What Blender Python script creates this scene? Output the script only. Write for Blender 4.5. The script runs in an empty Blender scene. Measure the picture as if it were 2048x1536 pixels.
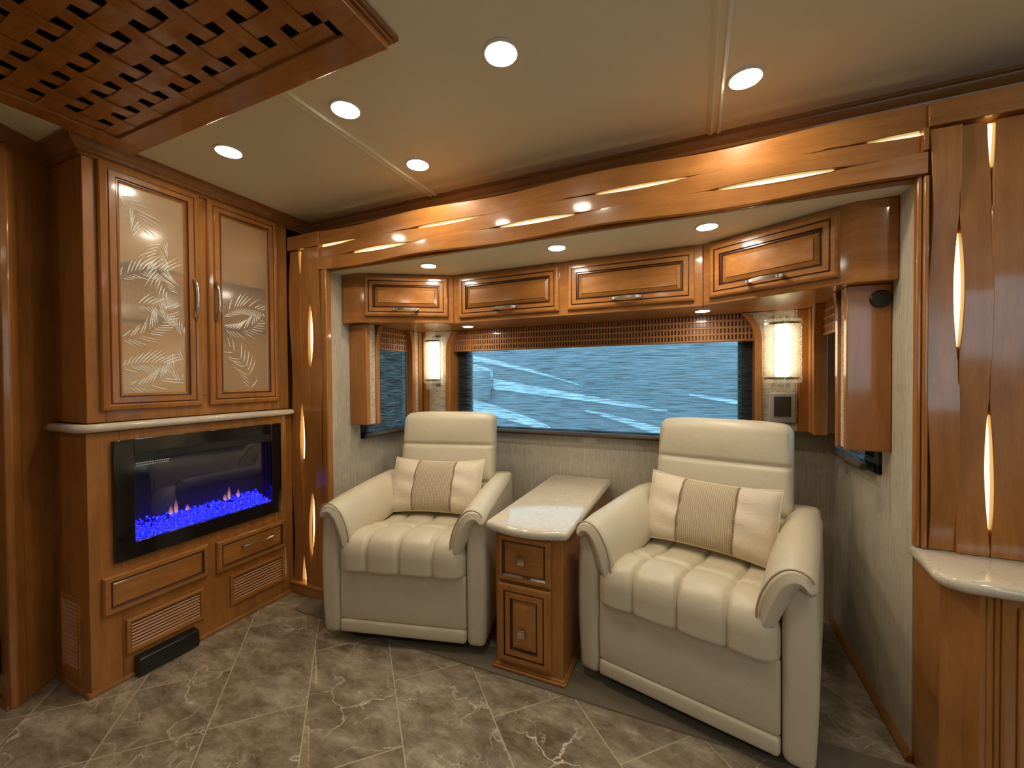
import bpy, bmesh, math, random
from mathutils import Matrix, Vector
random.seed(7)
SC = bpy.context.scene
COL = SC.collection
PI = math.pi
# ------------------------------------------------------------------ camera, world, exposure
cam_d = bpy.data.cameras.new('camera'); cam = bpy.data.objects.new('camera', cam_d); COL.objects.link(cam)
cam_d.sensor_fit = 'HORIZONTAL'; cam_d.sensor_width = 36.0; cam_d.lens = 825.38 * 36 / 2048
cam_d.clip_start = 0.02
cR = Vector((0.91410331, 0.40542053, -0.00702409)); cU = Vector((6.3876444e-4, 1.58830388e-2, 0.999873653)); cF = Vector((-0.40548087, 0.9139923, -0.01425977))
m = Matrix.Identity(4)
for i in range(3):
    m[i][0] = cR[i]; m[i][1] = cU[i]; m[i][2] = -cF[i]
m[0][3], m[1][3], m[2][3] = 2.07491622, -1.61543613, 1.19137826
cam.matrix_world = m
SC.camera = cam
w = bpy.data.worlds.new('daylight'); SC.world = w; w.use_nodes = True
bg = w.node_tree.nodes['Background']; bg.inputs['Color'].default_value = (0.60, 0.84, 1.0, 1); bg.inputs['Strength'].default_value = 1.7
SC.view_settings.view_transform = 'Standard'; SC.view_settings.look = 'None'; SC.view_settings.gamma = 1.0
SC.view_settings.use_curve_mapping = False
SC.view_settings.exposure = 1.15
try:
    SC.cycles.use_denoising = True
    SC.cycles.max_bounces = 10; SC.cycles.diffuse_bounces = 5; SC.cycles.glossy_bounces = 4; SC.cycles.transmission_bounces = 6; SC.cycles.transparent_max_bounces = 12
    SC.cycles.sample_clamp_indirect = 6.0; SC.cycles.caustics_reflective = False; SC.cycles.caustics_refractive = False
except Exception:
    pass
LAMP = 78.0          # radiance of a downlight lens
WARM = (1.0, 0.80, 0.54)

# ------------------------------------------------------------------ materials
def new_mat(name):
    mt = bpy.data.materials.new(name); mt.use_nodes = True
    nt = mt.node_tree
    return mt, nt, nt.nodes['Principled BSDF']
def setp(b, **k):
    for a, v in k.items():
        key = a.replace('_', ' ')
        for s in b.inputs:
            if s.name.lower() == key.lower():
                s.default_value = v if not (isinstance(v, tuple) and len(v) == 3) else (*v, 1)
                break
def N(nt, t, **k):
    n = nt.nodes.new(t)
    for a, v in k.items(): setattr(n, a, v)
    return n
def simple(name, col, rough=0.5, **k):
    mt, nt, b = new_mat(name)
    setp(b, Base_Color=col, Roughness=rough, **k)
    return mt
def ramp(nt, stops):
    r = N(nt, 'ShaderNodeValToRGB'); e = r.color_ramp.elements
    while len(e) < len(stops): e.new(0.5)
    for i, (p, c) in enumerate(stops):
        e[i].position = p; e[i].color = (*c, 1) if len(c) == 3 else c
    return r
def coords(nt, scale, kind='Object', rot=(0, 0, 0)):
    tc = N(nt, 'ShaderNodeTexCoord'); mp = N(nt, 'ShaderNodeMapping')
    mp.inputs['Scale'].default_value = scale; mp.inputs['Rotation'].default_value = rot
    nt.links.new(tc.outputs[kind], mp.inputs['Vector'])
    return mp.outputs['Vector']
def noise(nt, vec, scale=5, detail=4, rough=0.55, dist=0.0):
    n = N(nt, 'ShaderNodeTexNoise'); n.inputs['Scale'].default_value = scale; n.inputs['Detail'].default_value = detail
    n.inputs['Roughness'].default_value = rough; n.inputs['Distortion'].default_value = dist
    nt.links.new(vec, n.inputs['Vector']); return n.outputs['Fac']
def mixc(nt, f, a, b, mode='MIX'):
    n = N(nt, 'ShaderNodeMix', data_type='RGBA', blend_type=mode)
    for s, v in ((n.inputs[0], f), (n.inputs[6], a), (n.inputs[7], b)):
        if hasattr(v, 'links'): nt.links.new(v, s)
        else: s.default_value = v if not (isinstance(v, tuple) and len(v) == 3) else (*v, 1)
    return n.outputs[2]
def bump(nt, b, h, strength=0.3, dist=0.002):
    n = N(nt, 'ShaderNodeBump'); n.inputs['Strength'].default_value = strength; n.inputs['Distance'].default_value = dist
    nt.links.new(h, n.inputs['Height']); nt.links.new(n.outputs['Normal'], b.inputs['Normal']); return n
def MA(nt, op, a, b=None, c=None):
    n = N(nt, 'ShaderNodeMath', operation=op)
    for i, v in enumerate((a, b, c)):
        if v is None: continue
        if hasattr(v, 'links'): nt.links.new(v, n.inputs[i])
        else: n.inputs[i].default_value = v
    return n.outputs[0]

def wood(name, axis, dark=(0.255, 0.094, 0.019), light=(0.47, 0.198, 0.050), coat=0.55, rough=0.34):
    mt, nt, b = new_mat(name)
    sc = [9, 9, 9]; sc['xyz'.index(axis)] = 0.9
    v = coords(nt, tuple(sc))
    f = noise(nt, v, 3.2, 6, 0.6, 0.5)
    mot = noise(nt, coords(nt, (2.2, 2.2, 2.2)), 2.5, 3, 0.55)
    r = ramp(nt, [(0.30, dark), (0.72, light)]); 
    nt.links.new(MA(nt, 'ADD', MA(nt, 'MULTIPLY', f, 0.62), MA(nt, 'MULTIPLY', mot, 0.38)), r.inputs[0])
    fine = noise(nt, coords(nt, tuple(x * 10 for x in sc)), 3.0, 2)
    c = mixc(nt, 0.16, r.outputs[0], fine, 'OVERLAY')
    nt.links.new(c, b.inputs['Base Color'])
    setp(b, Roughness=rough, Specular_IOR_Level=0.25, Coat_Weight=coat, Coat_Roughness=0.09, Coat_IOR=1.5)
    bump(nt, b, noise(nt, coords(nt, (1, 1, 1)), 14, 3), 0.08, 0.003)
    return mt
M = {}
M['wood_z'] = wood('maple_vertical_grain', 'z'); M['wood_x'] = wood('maple_grain_along_x', 'x'); M['wood_y'] = wood('maple_grain_along_y', 'y')
M['wood_mid'] = wood('maple_red_brown_blades', 'x', (0.30, 0.125, 0.042), (0.44, 0.205, 0.078))
M['blade'] = wood('louver_wood_lit_tone', 'y', (0.42, 0.20, 0.10), (0.58, 0.31, 0.17), coat=0.3)  # paler than the cabinet maple, painting the light on the blades
M['glaze'] = simple('dark_glaze_in_grooves', (0.075, 0.020, 0.006), 0.4, Coat_Weight=0.4, Coat_Roughness=0.15)
M['trim'] = wood('stained_crown', 'x', (0.20, 0.080, 0.022), (0.33, 0.145, 0.043), coat=0.35)
M['black'] = simple('black_plastic', (0.012, 0.012, 0.012), 0.35)
M['blackgloss'] = simple('black_glass_frame', (0.006, 0.006, 0.007), 0.12, Coat_Weight=0.5, Coat_Roughness=0.05)
M['nickel'] = simple('brushed_nickel', (0.62, 0.56, 0.48), 0.24, Metallic=1.0)
M['grey_plate'] = simple('grey_plate', (0.36, 0.33, 0.28), 0.4)
M['screen'] = simple('dark_screen', (0.05, 0.035, 0.03), 0.15)
M['white'] = simple('white_plastic', (0.75, 0.72, 0.66), 0.4)

def leather():
    mt, nt, b = new_mat('cream_leather')
    v = coords(nt, (1, 1, 1))
    c = mixc(nt, noise(nt, v, 6, 3), (0.56, 0.487, 0.345), (0.64, 0.567, 0.415))
    nt.links.new(c, b.inputs['Base Color']); setp(b, Roughness=0.40, Coat_Weight=0.08, Coat_Roughness=0.3)
    h = MA(nt, 'ADD', MA(nt, 'MULTIPLY', noise(nt, v, 420, 2), 0.12), MA(nt, 'MULTIPLY', noise(nt, v, 16, 4, 0.6, 0.8), 1.0))
    bump(nt, b, h, 0.28, 0.006); return mt
M['leather'] = leather()
M['stitch'] = simple('tan_stitching', (0.36, 0.28, 0.17), 0.6)
def pillow_cloth():
    mt, nt, b = new_mat('cream_suede_cloth'); v = coords(nt, (1, 1, 1))
    c = mixc(nt, noise(nt, v, 40, 3), (0.60, 0.50, 0.36), (0.70, 0.60, 0.45)); nt.links.new(c, b.inputs['Base Color'])
    setp(b, Roughness=0.62, Sheen_Weight=0.25); bump(nt, b, noise(nt, v, 18, 4, 0.6, 1.0), 0.5, 0.008); return mt
M['pillow'] = pillow_cloth()
def corduroy(name, a, bb, sc):
    mt, nt, b = new_mat(name); v = coords(nt, (1, 1, 1), 'Object')
    wv = N(nt, 'ShaderNodeTexWave', wave_type='BANDS', bands_direction='X'); wv.inputs['Scale'].default_value = sc; wv.inputs['Distortion'].default_value = 0.6
    wv.inputs['Detail'].default_value = 1; nt.links.new(v, wv.inputs['Vector'])
    w2 = N(nt, 'ShaderNodeTexWave', wave_type='BANDS', bands_direction='Z'); w2.inputs['Scale'].default_value = sc * 1.1; w2.inputs['Distortion'].default_value = 1.5
    nt.links.new(v, w2.inputs['Vector'])
    f = MA(nt, 'MULTIPLY', wv.outputs['Fac'], MA(nt, 'ADD', MA(nt, 'MULTIPLY', w2.outputs['Fac'], 0.5), 0.5))
    nt.links.new(mixc(nt, f, a, bb), b.inputs['Base Color']); setp(b, Roughness=0.85); bump(nt, b, f, 0.6, 0.003); return mt
M['cord'] = corduroy('tan_woven_corduroy', (0.36, 0.28, 0.17), (0.66, 0.56, 0.40), 38)
M['braid'] = simple('twisted_tan_braid', (0.33, 0.225, 0.13), 0.7)

def stone():
    mt, nt, b = new_mat('cream_quartz'); v = coords(nt, (1, 1, 1))
    c = mixc(nt, noise(nt, v, 9, 4), (0.56, 0.48, 0.36), (0.70, 0.63, 0.50))
    sp = ramp(nt, [(0.60, (0, 0, 0)), (0.70, (1, 1, 1))]); nt.links.new(noise(nt, coords(nt, (1, 1, 1)), 95, 3), sp.inputs[0])
    c = mixc(nt, MA(nt, 'MULTIPLY', sp.outputs[0], 0.55), c, (0.33, 0.22, 0.12))
    s2 = ramp(nt, [(0.62, (0, 0, 0)), (0.72, (1, 1, 1))]); nt.links.new(noise(nt, coords(nt, (1.3, 1.1, 1)), 55, 3), s2.inputs[0])
    c = mixc(nt, MA(nt, 'MULTIPLY', s2.outputs[0], 0.6), c, (0.85, 0.82, 0.74))
    nt.links.new(c, b.inputs['Base Color']); setp(b, Roughness=0.14, Coat_Weight=0.3, Coat_Roughness=0.06); return mt
M['stone'] = stone()

def wallpaper():
    mt, nt, b = new_mat('linen_streak_wallpaper')
    v = coords(nt, (240, 240, 9)); f = noise(nt, v, 1.0, 3, 0.6)
    f2 = noise(nt, coords(nt, (60, 60, 30)), 1.0, 3)
    r = ramp(nt, [(0.32, (0.36, 0.315, 0.235)), (0.66, (0.56, 0.505, 0.40))])
    nt.links.new(MA(nt, 'ADD', MA(nt, 'MULTIPLY', f, 0.7), MA(nt, 'MULTIPLY', f2, 0.3)), r.inputs[0])
    nt.links.new(r.outputs[0], b.inputs['Base Color']); setp(b, Roughness=0.6); bump(nt, b, f, 0.2, 0.001); return mt
M['wallpaper'] = wallpaper()
def linen():
    mt, nt, b = new_mat('woven_linen_panel')
    a = noise(nt, coords(nt, (420, 420, 30)), 1.0, 2); c = noise(nt, coords(nt, (30, 30, 420)), 1.0, 2)
    f = MA(nt, 'MULTIPLY', MA(nt, 'ADD', a, c), 0.5)
    r = ramp(nt, [(0.38, (0.28, 0.20, 0.12)), (0.60, (0.66, 0.57, 0.43))]); nt.links.new(f, r.inputs[0])
    nt.links.new(r.outputs[0], b.inputs['Base Color']); setp(b, Roughness=0.8); bump(nt, b, f, 0.5, 0.002); return mt
M['linen'] = linen()
def ceilmat():
    mt, nt, b = new_mat('padded_vinyl_ceiling')
    f = noise(nt, coords(nt, (1, 1, 1)), 320, 2)
    nt.links.new(mixc(nt, f, (0.765, 0.745, 0.59), (0.815, 0.795, 0.635)), b.inputs['Base Color']); setp(b, Roughness=0.55); bump(nt, b, f, 0.12, 0.001); return mt
M['ceiling'] = ceilmat()

def floormat():
    mt, nt, b = new_mat('brown_marble_tile')
    tc = N(nt, 'ShaderNodeTexCoord'); sx = N(nt, 'ShaderNodeSeparateXYZ'); nt.links.new(tc.outputs['Object'], sx.inputs[0])
    X, Y = sx.outputs[0], sx.outputs[1]
    u = MA(nt, 'DIVIDE', MA(nt, 'ADD', MA(nt, 'ADD', X, Y), 0.218), 0.436)
    v = MA(nt, 'DIVIDE', MA(nt, 'SUBTRACT', X, Y), 0.4405)
    ku = MA(nt, 'FLOOR', u); fu = MA(nt, 'FRACT', u)
    nv = MA(nt, 'FLOOR', MA(nt, 'ADD', v, 0.5))
    dv = MA(nt, 'MULTIPLY', MA(nt, 'ABSOLUTE', MA(nt, 'SUBTRACT', v, nv)), 0.311)
    du = MA(nt, 'MULTIPLY', MA(nt, 'MINIMUM', fu, MA(nt, 'SUBTRACT', 1.0, fu)), 0.308)
    par = MA(nt, 'GREATER_THAN', MA(nt, 'FLOORED_MODULO', MA(nt, 'ADD', nv, ku), 2.0), 0.5)
    show = MA(nt, 'MAXIMUM', par, MA(nt, 'LESS_THAN', ku, -0.5))
    G = 0.0019
    g = MA(nt, 'MAXIMUM', MA(nt, 'LESS_THAN', du, G), MA(nt, 'MULTIPLY', show, MA(nt, 'LESS_THAN', dv, G)))
    # per-tile id
    tv = MA(nt, 'FLOOR', MA(nt, 'DIVIDE', MA(nt, 'ADD', v, MA(nt, 'ADD', ku, 1.0)), 2.0))
    tid = MA(nt, 'ADD', MA(nt, 'MULTIPLY', ku, 3.17), MA(nt, 'MULTIPLY', tv, 7.31))
    cb = N(nt, 'ShaderNodeCombineXYZ'); nt.links.new(tid, cb.inputs[0]); nt.links.new(tid, cb.inputs[1]); nt.links.new(MA(nt, 'MULTIPLY', tid, 1.7), cb.inputs[2])
    ad = N(nt, 'ShaderNodeVectorMath', operation='ADD'); nt.links.new(tc.outputs['Object'], ad.inputs[0]); nt.links.new(cb.outputs[0], ad.inputs[1])
    P = ad.outputs[0]
    mp = N(nt, 'ShaderNodeMapping'); mp.inputs['Rotation'].default_value = (0, 0, 0.7); mp.inputs['Scale'].default_value = (1.0, 2.0, 1); nt.links.new(P, mp.inputs[0])
    cloud = noise(nt, mp.outputs[0], 5.5, 10, 0.74, 0.25)
    r = ramp(nt, [(0.35, (0.120, 0.086, 0.050)), (0.50, (0.255, 0.205, 0.140)), (0.66, (0.44, 0.375, 0.275))]); nt.links.new(cloud, r.inputs[0])
    col = r.outputs[0]
    warp = N(nt, 'ShaderNodeTexNoise'); warp.inputs['Scale'].default_value = 5; warp.inputs['Detail'].default_value = 5; nt.links.new(P, warp.inputs[0])
    wp = N(nt, 'ShaderNodeVectorMath', operation='MULTIPLY_ADD'); nt.links.new(warp.outputs['Color'], wp.inputs[0]); wp.inputs[1].default_value = (0.32, 0.32, 0.32); nt.links.new(P, wp.inputs[2])
    def vein(scale, width, amt, base):
        vo = N(nt, 'ShaderNodeTexVoronoi', feature='DISTANCE_TO_EDGE'); vo.inputs['Scale'].default_value = scale
        nt.links.new(wp.outputs[0], vo.inputs['Vector'])
        rr = ramp(nt, [(0.0, (1, 1, 1)), (width, (0, 0, 0))]); nt.links.new(vo.outputs['Distance'], rr.inputs[0])
        msk = ramp(nt, [(0.50, (0, 0, 0)), (0.64, (1, 1, 1))]); nt.links.new(noise(nt, P, 2.6 * scale / 3, 3), msk.inputs[0])
        return mixc(nt, MA(nt, 'MULTIPLY', MA(nt, 'MULTIPLY', rr.outputs[0], msk.outputs[0]), amt), base, (0.74, 0.66, 0.52))
    col = vein(3.0, 0.013, 0.9, col); col = vein(6.5, 0.016, 0.6, col); col = vein(13.0, 0.02, 0.4, col)
    sp = ramp(nt, [(0.60, (0, 0, 0)), (0.72, (1, 1, 1))]); nt.links.new(noise(nt, P, 17, 7, 0.75), sp.inputs[0])
    col = mixc(nt, MA(nt, 'MULTIPLY', sp.outputs[0], 0.6), col, (0.07, 0.045, 0.028))
    col = mixc(nt, g, col, (0.52, 0.44, 0.32))
    nt.links.new(col, b.inputs['Base Color']); setp(b, Roughness=0.32, Coat_Weight=0.5, Coat_Roughness=0.04)
    bump(nt, b, MA(nt, 'SUBTRACT', MA(nt, 'MULTIPLY', cloud, 0.15), MA(nt, 'MULTIPLY', g, 0.5)), 0.25, 0.002)
    return mt
M['floor'] = floormat()
M['threshold'] = simple('taupe_vinyl_threshold', (0.17, 0.140, 0.100), 0.45)

def shade_cloth(name, tint, open_amt):
    mt, nt, b = new_mat(name)
    f = noise(nt, coords(nt, (7, 7, 330)), 1.0, 3, 0.65, 0.4)
    r = ramp(nt, [(0.40, (0, 0, 0)), (0.56, (1, 1, 1))]); nt.links.new(f, r.inputs[0])
    out = nt.nodes['Material Output']; nt.nodes.remove(b)
    d = N(nt, 'ShaderNodeBsdfDiffuse'); t = N(nt, 'ShaderNodeBsdfTranslucent'); tr = N(nt, 'ShaderNodeBsdfTransparent')
    d.inputs[0].default_value = (0.10, 0.12, 0.13, 1); t.inputs[0].default_value = (*tint, 1); tr.inputs[0].default_value = (0.86, 0.95, 1.0, 1)
    m1 = N(nt, 'ShaderNodeMixShader'); m1.inputs[0].default_value = 0.55; nt.links.new(d.outputs[0], m1.inputs[1]); nt.links.new(t.outputs[0], m1.inputs[2])
    m2 = N(nt, 'ShaderNodeMixShader'); nt.links.new(MA(nt, 'ADD', MA(nt, 'MULTIPLY', r.outputs[0], open_amt), 0.04), m2.inputs[0])
    nt.links.new(m1.outputs[0], m2.inputs[1]); nt.links.new(tr.outputs[0], m2.inputs[2]); nt.links.new(m2.outputs[0], out.inputs[0])
    return mt
M['shade'] = shade_cloth('woven_see_through_shade', (0.40, 0.52, 0.56), 0.85)
M['rail'] = wood('weathered_grey_rail', 'x', (0.045, 0.038, 0.03), (0.13, 0.105, 0.075), coat=0.1)

def thin_glass(name, tint, refl=0.05, rough=0.0):
    mt, nt, b = new_mat(name); out = nt.nodes['Material Output']; nt.nodes.remove(b)
    tr = N(nt, 'ShaderNodeBsdfTransparent'); tr.inputs[0].default_value = (*tint, 1)
    g = N(nt, 'ShaderNodeBsdfGlossy'); g.inputs['Roughness'].default_value = rough
    fr = N(nt, 'ShaderNodeFresnel'); fr.inputs[0].default_value = 1.45
    mx = N(nt, 'ShaderNodeMixShader'); nt.links.new(MA(nt, 'MINIMUM', MA(nt, 'ADD', fr.outputs[0], refl), 1.0), mx.inputs[0])
    nt.links.new(tr.outputs[0], mx.inputs[1]); nt.links.new(g.outputs[0], mx.inputs[2]); nt.links.new(mx.outputs[0], out.inputs[0]); return mt
M['pane'] = thin_glass('tinted_window_glass', (0.85, 0.9, 0.92))
M['fireglass'] = thin_glass('dark_fireplace_glass', (0.85, 0.85, 0.87), 0.01)
M['clearglass'] = thin_glass('sconce_clear_glass', (0.93, 0.93, 0.90), 0.05, 0.1)
def frosted():
    mt, nt, b = new_mat('etched_frosted_glass')
    f = noise(nt, coords(nt, (1, 1, 1)), 90, 2, 0.6); f2 = noise(nt, coords(nt, (1, 1, 1)), 5, 3, 0.5, 1.5)
    setp(b, Base_Color=(0.92, 0.87, 0.74), Roughness=0.38, Transmission_Weight=0.88, IOR=1.3, Coat_Weight=0.7, Coat_Roughness=0.12)
    bump(nt, b, MA(nt, 'ADD', MA(nt, 'MULTIPLY', f, 0.25), f2), 0.35, 0.01); return mt
M['frosted'] = frosted()
M['etch'] = simple('etch_lines_glint_white', (0.95, 0.93, 0.86), 0.15, Coat_Weight=1.0, Coat_Roughness=0.05)  # white base colour paints in the glints of the etched lines
def emis(name, col, s):
    mt, nt, b = new_mat(name); setp(b, Base_Color=(0.8, 0.8, 0.8), Emission_Color=col, Emission_Strength=s); return mt
M['lens'] = emis('downlight_lens', (1.0, 0.88, 0.70), LAMP)
M['led_yellow'] = emis('yellow_led_strip', (1.0, 0.80, 0.30), 1.5)
M['sconce_glow'] = emis('sconce_diffuser', (1.0, 0.92, 0.74), 3.2)
M['cab_led'] = emis('cabinet_interior_led', (1.0, 0.80, 0.46), 7.5)
def seeded():
    mt, nt, b = new_mat('seeded_sconce_glass')
    f = noise(nt, coords(nt, (1, 1, 1)), 260, 2)
    out = nt.nodes['Material Output']; nt.nodes.remove(b)
    tr = N(nt, 'ShaderNodeBsdfTransparent'); tr.inputs[0].default_value = (0.95, 0.94, 0.88, 1)
    tl = N(nt, 'ShaderNodeBsdfTranslucent'); tl.inputs[0].default_value = (0.9, 0.86, 0.74, 1)
    mx = N(nt, 'ShaderNodeMixShader'); r = ramp(nt, [(0.42, (0.02, 0.02, 0.02)), (0.62, (0.34, 0.34, 0.34))]); nt.links.new(f, r.inputs[0])
    nt.links.new(r.outputs[0], mx.inputs[0]); nt.links.new(tr.outputs[0], mx.inputs[1]); nt.links.new(tl.outputs[0], mx.inputs[2])
    gl = N(nt, 'ShaderNodeBsdfGlossy'); gl.inputs['Roughness'].default_value = 0.1
    m2 = N(nt, 'ShaderNodeMixShader'); m2.inputs[0].default_value = 0.06; nt.links.new(mx.outputs[0], m2.inputs[1]); nt.links.new(gl.outputs[0], m2.inputs[2])
    nt.links.new(m2.outputs[0], out.inputs[0]); return mt
M['seeded'] = seeded()
def crystal_mat():
    mt, nt, b = new_mat('blue_lit_crystals')
    f = noise(nt, coords(nt, (1, 1, 1)), 170, 3, 0.75)
    r = ramp(nt, [(0.35, (0.0, 0.0, 0.25)), (0.56, (0.01, 0.01, 1.0)), (0.70, (0.16, 0.22, 1.0)), (0.77, (0.85, 0.9, 1.0))]); nt.links.new(f, r.inputs[0])  # white noise peaks paint sparkle into the crystals' blue glow
    nt.links.new(r.outputs[0], b.inputs['Emission Color']); setp(b, Emission_Strength=1.35, Base_Color=(0.1, 0.1, 0.5), Roughness=0.15); return mt
M['crystal'] = crystal_mat()
def flame_mat():
    mt, nt, b = new_mat('flame_glow'); out = nt.nodes['Material Output']; nt.nodes.remove(b)
    tr = N(nt, 'ShaderNodeBsdfTransparent'); em = N(nt, 'ShaderNodeEmission'); em.inputs[1].default_value = 0.5
    tc = N(nt, 'ShaderNodeTexCoord'); sx = N(nt, 'ShaderNodeSeparateXYZ'); nt.links.new(tc.outputs['Generated'], sx.inputs[0])
    r = ramp(nt, [(0.0, (1.0, 0.55, 0.45)), (0.4, (0.8, 0.28, 0.30)), (1.0, (0.25, 0.03, 0.25))]); nt.links.new(sx.outputs[2], r.inputs[0]); nt.links.new(r.outputs[0], em.inputs[0])
    mx = N(nt, 'ShaderNodeMixShader'); lw = N(nt, 'ShaderNodeLayerWeight'); lw.inputs[0].default_value = 0.4
    nt.links.new(MA(nt, 'MULTIPLY', MA(nt, 'SUBTRACT', 1.0, lw.outputs['Facing']), MA(nt, 'SUBTRACT', 0.85, MA(nt, 'MULTIPLY', sx.outputs[2], 0.8))), mx.inputs[0])
    nt.links.new(tr.outputs[0], mx.inputs[1]); nt.links.new(em.outputs[0], mx.inputs[2]); nt.links.new(mx.outputs[0], out.inputs[0]); return mt
M['flame'] = flame_mat()
M['firebox'] = simple('matte_firebox', (0.035, 0.033, 0.04), 0.6)
M['paint_blue'] = simple('coach_blue_grey_paint', (0.24, 0.33, 0.38), 0.3)
M['paint_light'] = simple('coach_pale_swoosh_paint', (0.62, 0.84, 0.92), 0.3)
M['paint_dark'] = simple('coach_dark_trim', (0.10, 0.15, 0.20), 0.3)
M['ground'] = simple('pale_concrete', (0.5, 0.55, 0.55), 0.8)

# ------------------------------------------------------------------ mesh helpers
class MB:
    def __init__(s): s.v = []; s.f = []; s.mi = []; s.cur = 0
    def add(s, vs, fs):
        o = len(s.v); s.v += [tuple(p) for p in vs]
        for f in fs: s.f.append([i + o for i in f]); s.mi.append(s.cur)
    def box(s, x0, x1, y0, y1, z0, z1):
        x0, x1 = sorted((x0, x1)); y0, y1 = sorted((y0, y1)); z0, z1 = sorted((z0, z1))
        s.add([(x0, y0, z0), (x1, y0, z0), (x1, y1, z0), (x0, y1, z0), (x0, y0, z1), (x1, y0, z1), (x1, y1, z1), (x0, y1, z1)],
              [(0, 3, 2, 1), (4, 5, 6, 7), (0, 1, 5, 4), (1, 2, 6, 5), (2, 3, 7, 6), (3, 0, 4, 7)])
        return s
    def prism(s, poly, a0, a1, axis='z'):
        # poly in the two other axes (in xyz order), extruded along axis
        n = len(poly)
        ar = sum(poly[i][0] * poly[(i + 1) % n][1] - poly[(i + 1) % n][0] * poly[i][1] for i in range(n))
        if ar < 0: poly = poly[::-1]
        if axis == 'y': poly = poly[::-1]
        def P(p, a): return {'z': (p[0], p[1], a), 'y': (p[0], a, p[1]), 'x': (a, p[0], p[1])}[axis]
        s.add([P(p, a0) for p in poly] + [P(p, a1) for p in poly],
              [tuple(range(n))[::-1], tuple(range(n, 2 * n))] + [(i, (i + 1) % n, n + (i + 1) % n, n + i) for i in range(n)])
        return s
    def loft(s, rings, close=True, cap0=False, cap1=False, mats=None, flip=False):
        n = len(rings[0]); o = len(s.v); keep = s.cur
        for r in rings: s.v += [tuple(p) for p in r]
        for k in range(len(rings) - 1):
            if mats: s.cur = mats[k]
            for i in range(n if close else n - 1):
                j = (i + 1) % n
                f = [o + k * n + i, o + k * n + j, o + (k + 1) * n + j, o + (k + 1) * n + i]
                s.f.append(f[::-1] if flip else f); s.mi.append(s.cur)
        s.cur = keep
        if cap0:
            f = [o + i for i in range(n)][::-1]; s.f.append(f[::-1] if flip else f); s.mi.append(s.cur)
        if cap1:
            f = [o + (len(rings) - 1) * n + i for i in range(n)]; s.f.append(f[::-1] if flip else f); s.mi.append(s.cur)
        return s
    def tube(s, pts, r, n=8, caps=True, up=None, sq=None):
        pts = [Vector(p) for p in pts]; rings = []; prev = None
        for i, p in enumerate(pts):
            t = (pts[min(i + 1, len(pts) - 1)] - pts[max(i - 1, 0)]).normalized()
            a = prev if prev is not None else (Vector((0, 0, 1)) if abs(t.z) < 0.9 else Vector((1, 0, 0)))
            a = (a - t * a.dot(t)).normalized(); b = t.cross(a); prev = a
            rr = r[i] if isinstance(r, (list, tuple)) else r
            rings.append([p + a * (rr * math.cos(2 * PI * k / n)) * (sq or 1) + b * (rr * math.sin(2 * PI * k / n)) for k in range(n)])
        return s.loft(rings, True, caps, caps)
    def disc_lathe(s, prof, c, axis='z', n=32):
        # prof list of (r, h) revolved about axis through c
        rings = []
        for r, h in prof:
            ring = []
            for k in range(n):
                a = 2 * PI * k / n; ca, sa = r * math.cos(a), r * math.sin(a)
                ring.append({'z': (c[0] + ca, c[1] + sa, c[2] + h), 'y': (c[0] + ca, c[1] + h, c[2] + sa), 'x': (c[0] + h, c[1] + ca, c[2] + sa)}[axis])
            rings.append(ring)
        return s.loft(rings, True, prof[0][0] > 1e-6, prof[-1][0] > 1e-6)
    def rbox(s, x0, x1, y0, y1, z0, z1, r, n=(8, 8, 8), fn=None):
        lo = Vector((x0, y0, z0)); hi = Vector((x1, y1, z1)); c = (lo + hi) / 2
        idx = {}
        def vid(i, j, k):
            if (i, j, k) in idx: return idx[(i, j, k)]
            def tt(a, nn, l, h):
                # denser near the ends so the rounding is smooth
                t = a / nn; m = min(r * 1.0 / max(h - l, 1e-6), 0.45)
                e = max(1, min(3, nn // 3))
                if a <= e: return l + (h - l) * m * a / e
                if a >= nn - e: return h - (h - l) * m * (nn - a) / e
                return l + (h - l) * (m + (1 - 2 * m) * (a - e) / (nn - 2 * e))
            p = Vector((tt(i, n[0], x0, x1), tt(j, n[1], y0, y1), tt(k, n[2], z0, z1)))
            q = Vector((min(max(p.x, x0 + r), x1 - r), min(max(p.y, y0 + r), y1 - r), min(max(p.z, z0 + r), z1 - r)))
            d = p - q
            if d.length > 1e-9: p = q + d.normalized() * min(r, d.length if max(abs(d.x), abs(d.y), abs(d.z)) < r * 0.999 else r)
            if fn: p = Vector(fn(p))
            idx[(i, j, k)] = len(s.v); s.v.append(tuple(p)); return idx[(i, j, k)]
        def quad(a, b, c_, d): s.f.append([a, b, c_, d]); s.mi.append(s.cur)
        for i in range(n[0]):
            for j in range(n[1]):
                quad(vid(i, j, 0), vid(i, j + 1, 0), vid(i + 1, j + 1, 0), vid(i + 1, j, 0))
                quad(vid(i, j, n[2]), vid(i + 1, j, n[2]), vid(i + 1, j + 1, n[2]), vid(i, j + 1, n[2]))
        for i in range(n[0]):
            for k in range(n[2]):
                quad(vid(i, 0, k), vid(i + 1, 0, k), vid(i + 1, 0, k + 1), vid(i, 0, k + 1))
                quad(vid(i, n[1], k), vid(i, n[1], k + 1), vid(i + 1, n[1], k + 1), vid(i + 1, n[1], k))
        for j in range(n[1]):
            for k in range(n[2]):
                quad(vid(0, j, k), vid(0, j, k + 1), vid(0, j + 1, k + 1), vid(0, j + 1, k))
                quad(vid(n[0], j, k), vid(n[0], j + 1, k), vid(n[0], j + 1, k + 1), vid(n[0], j, k + 1))
        return s
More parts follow.
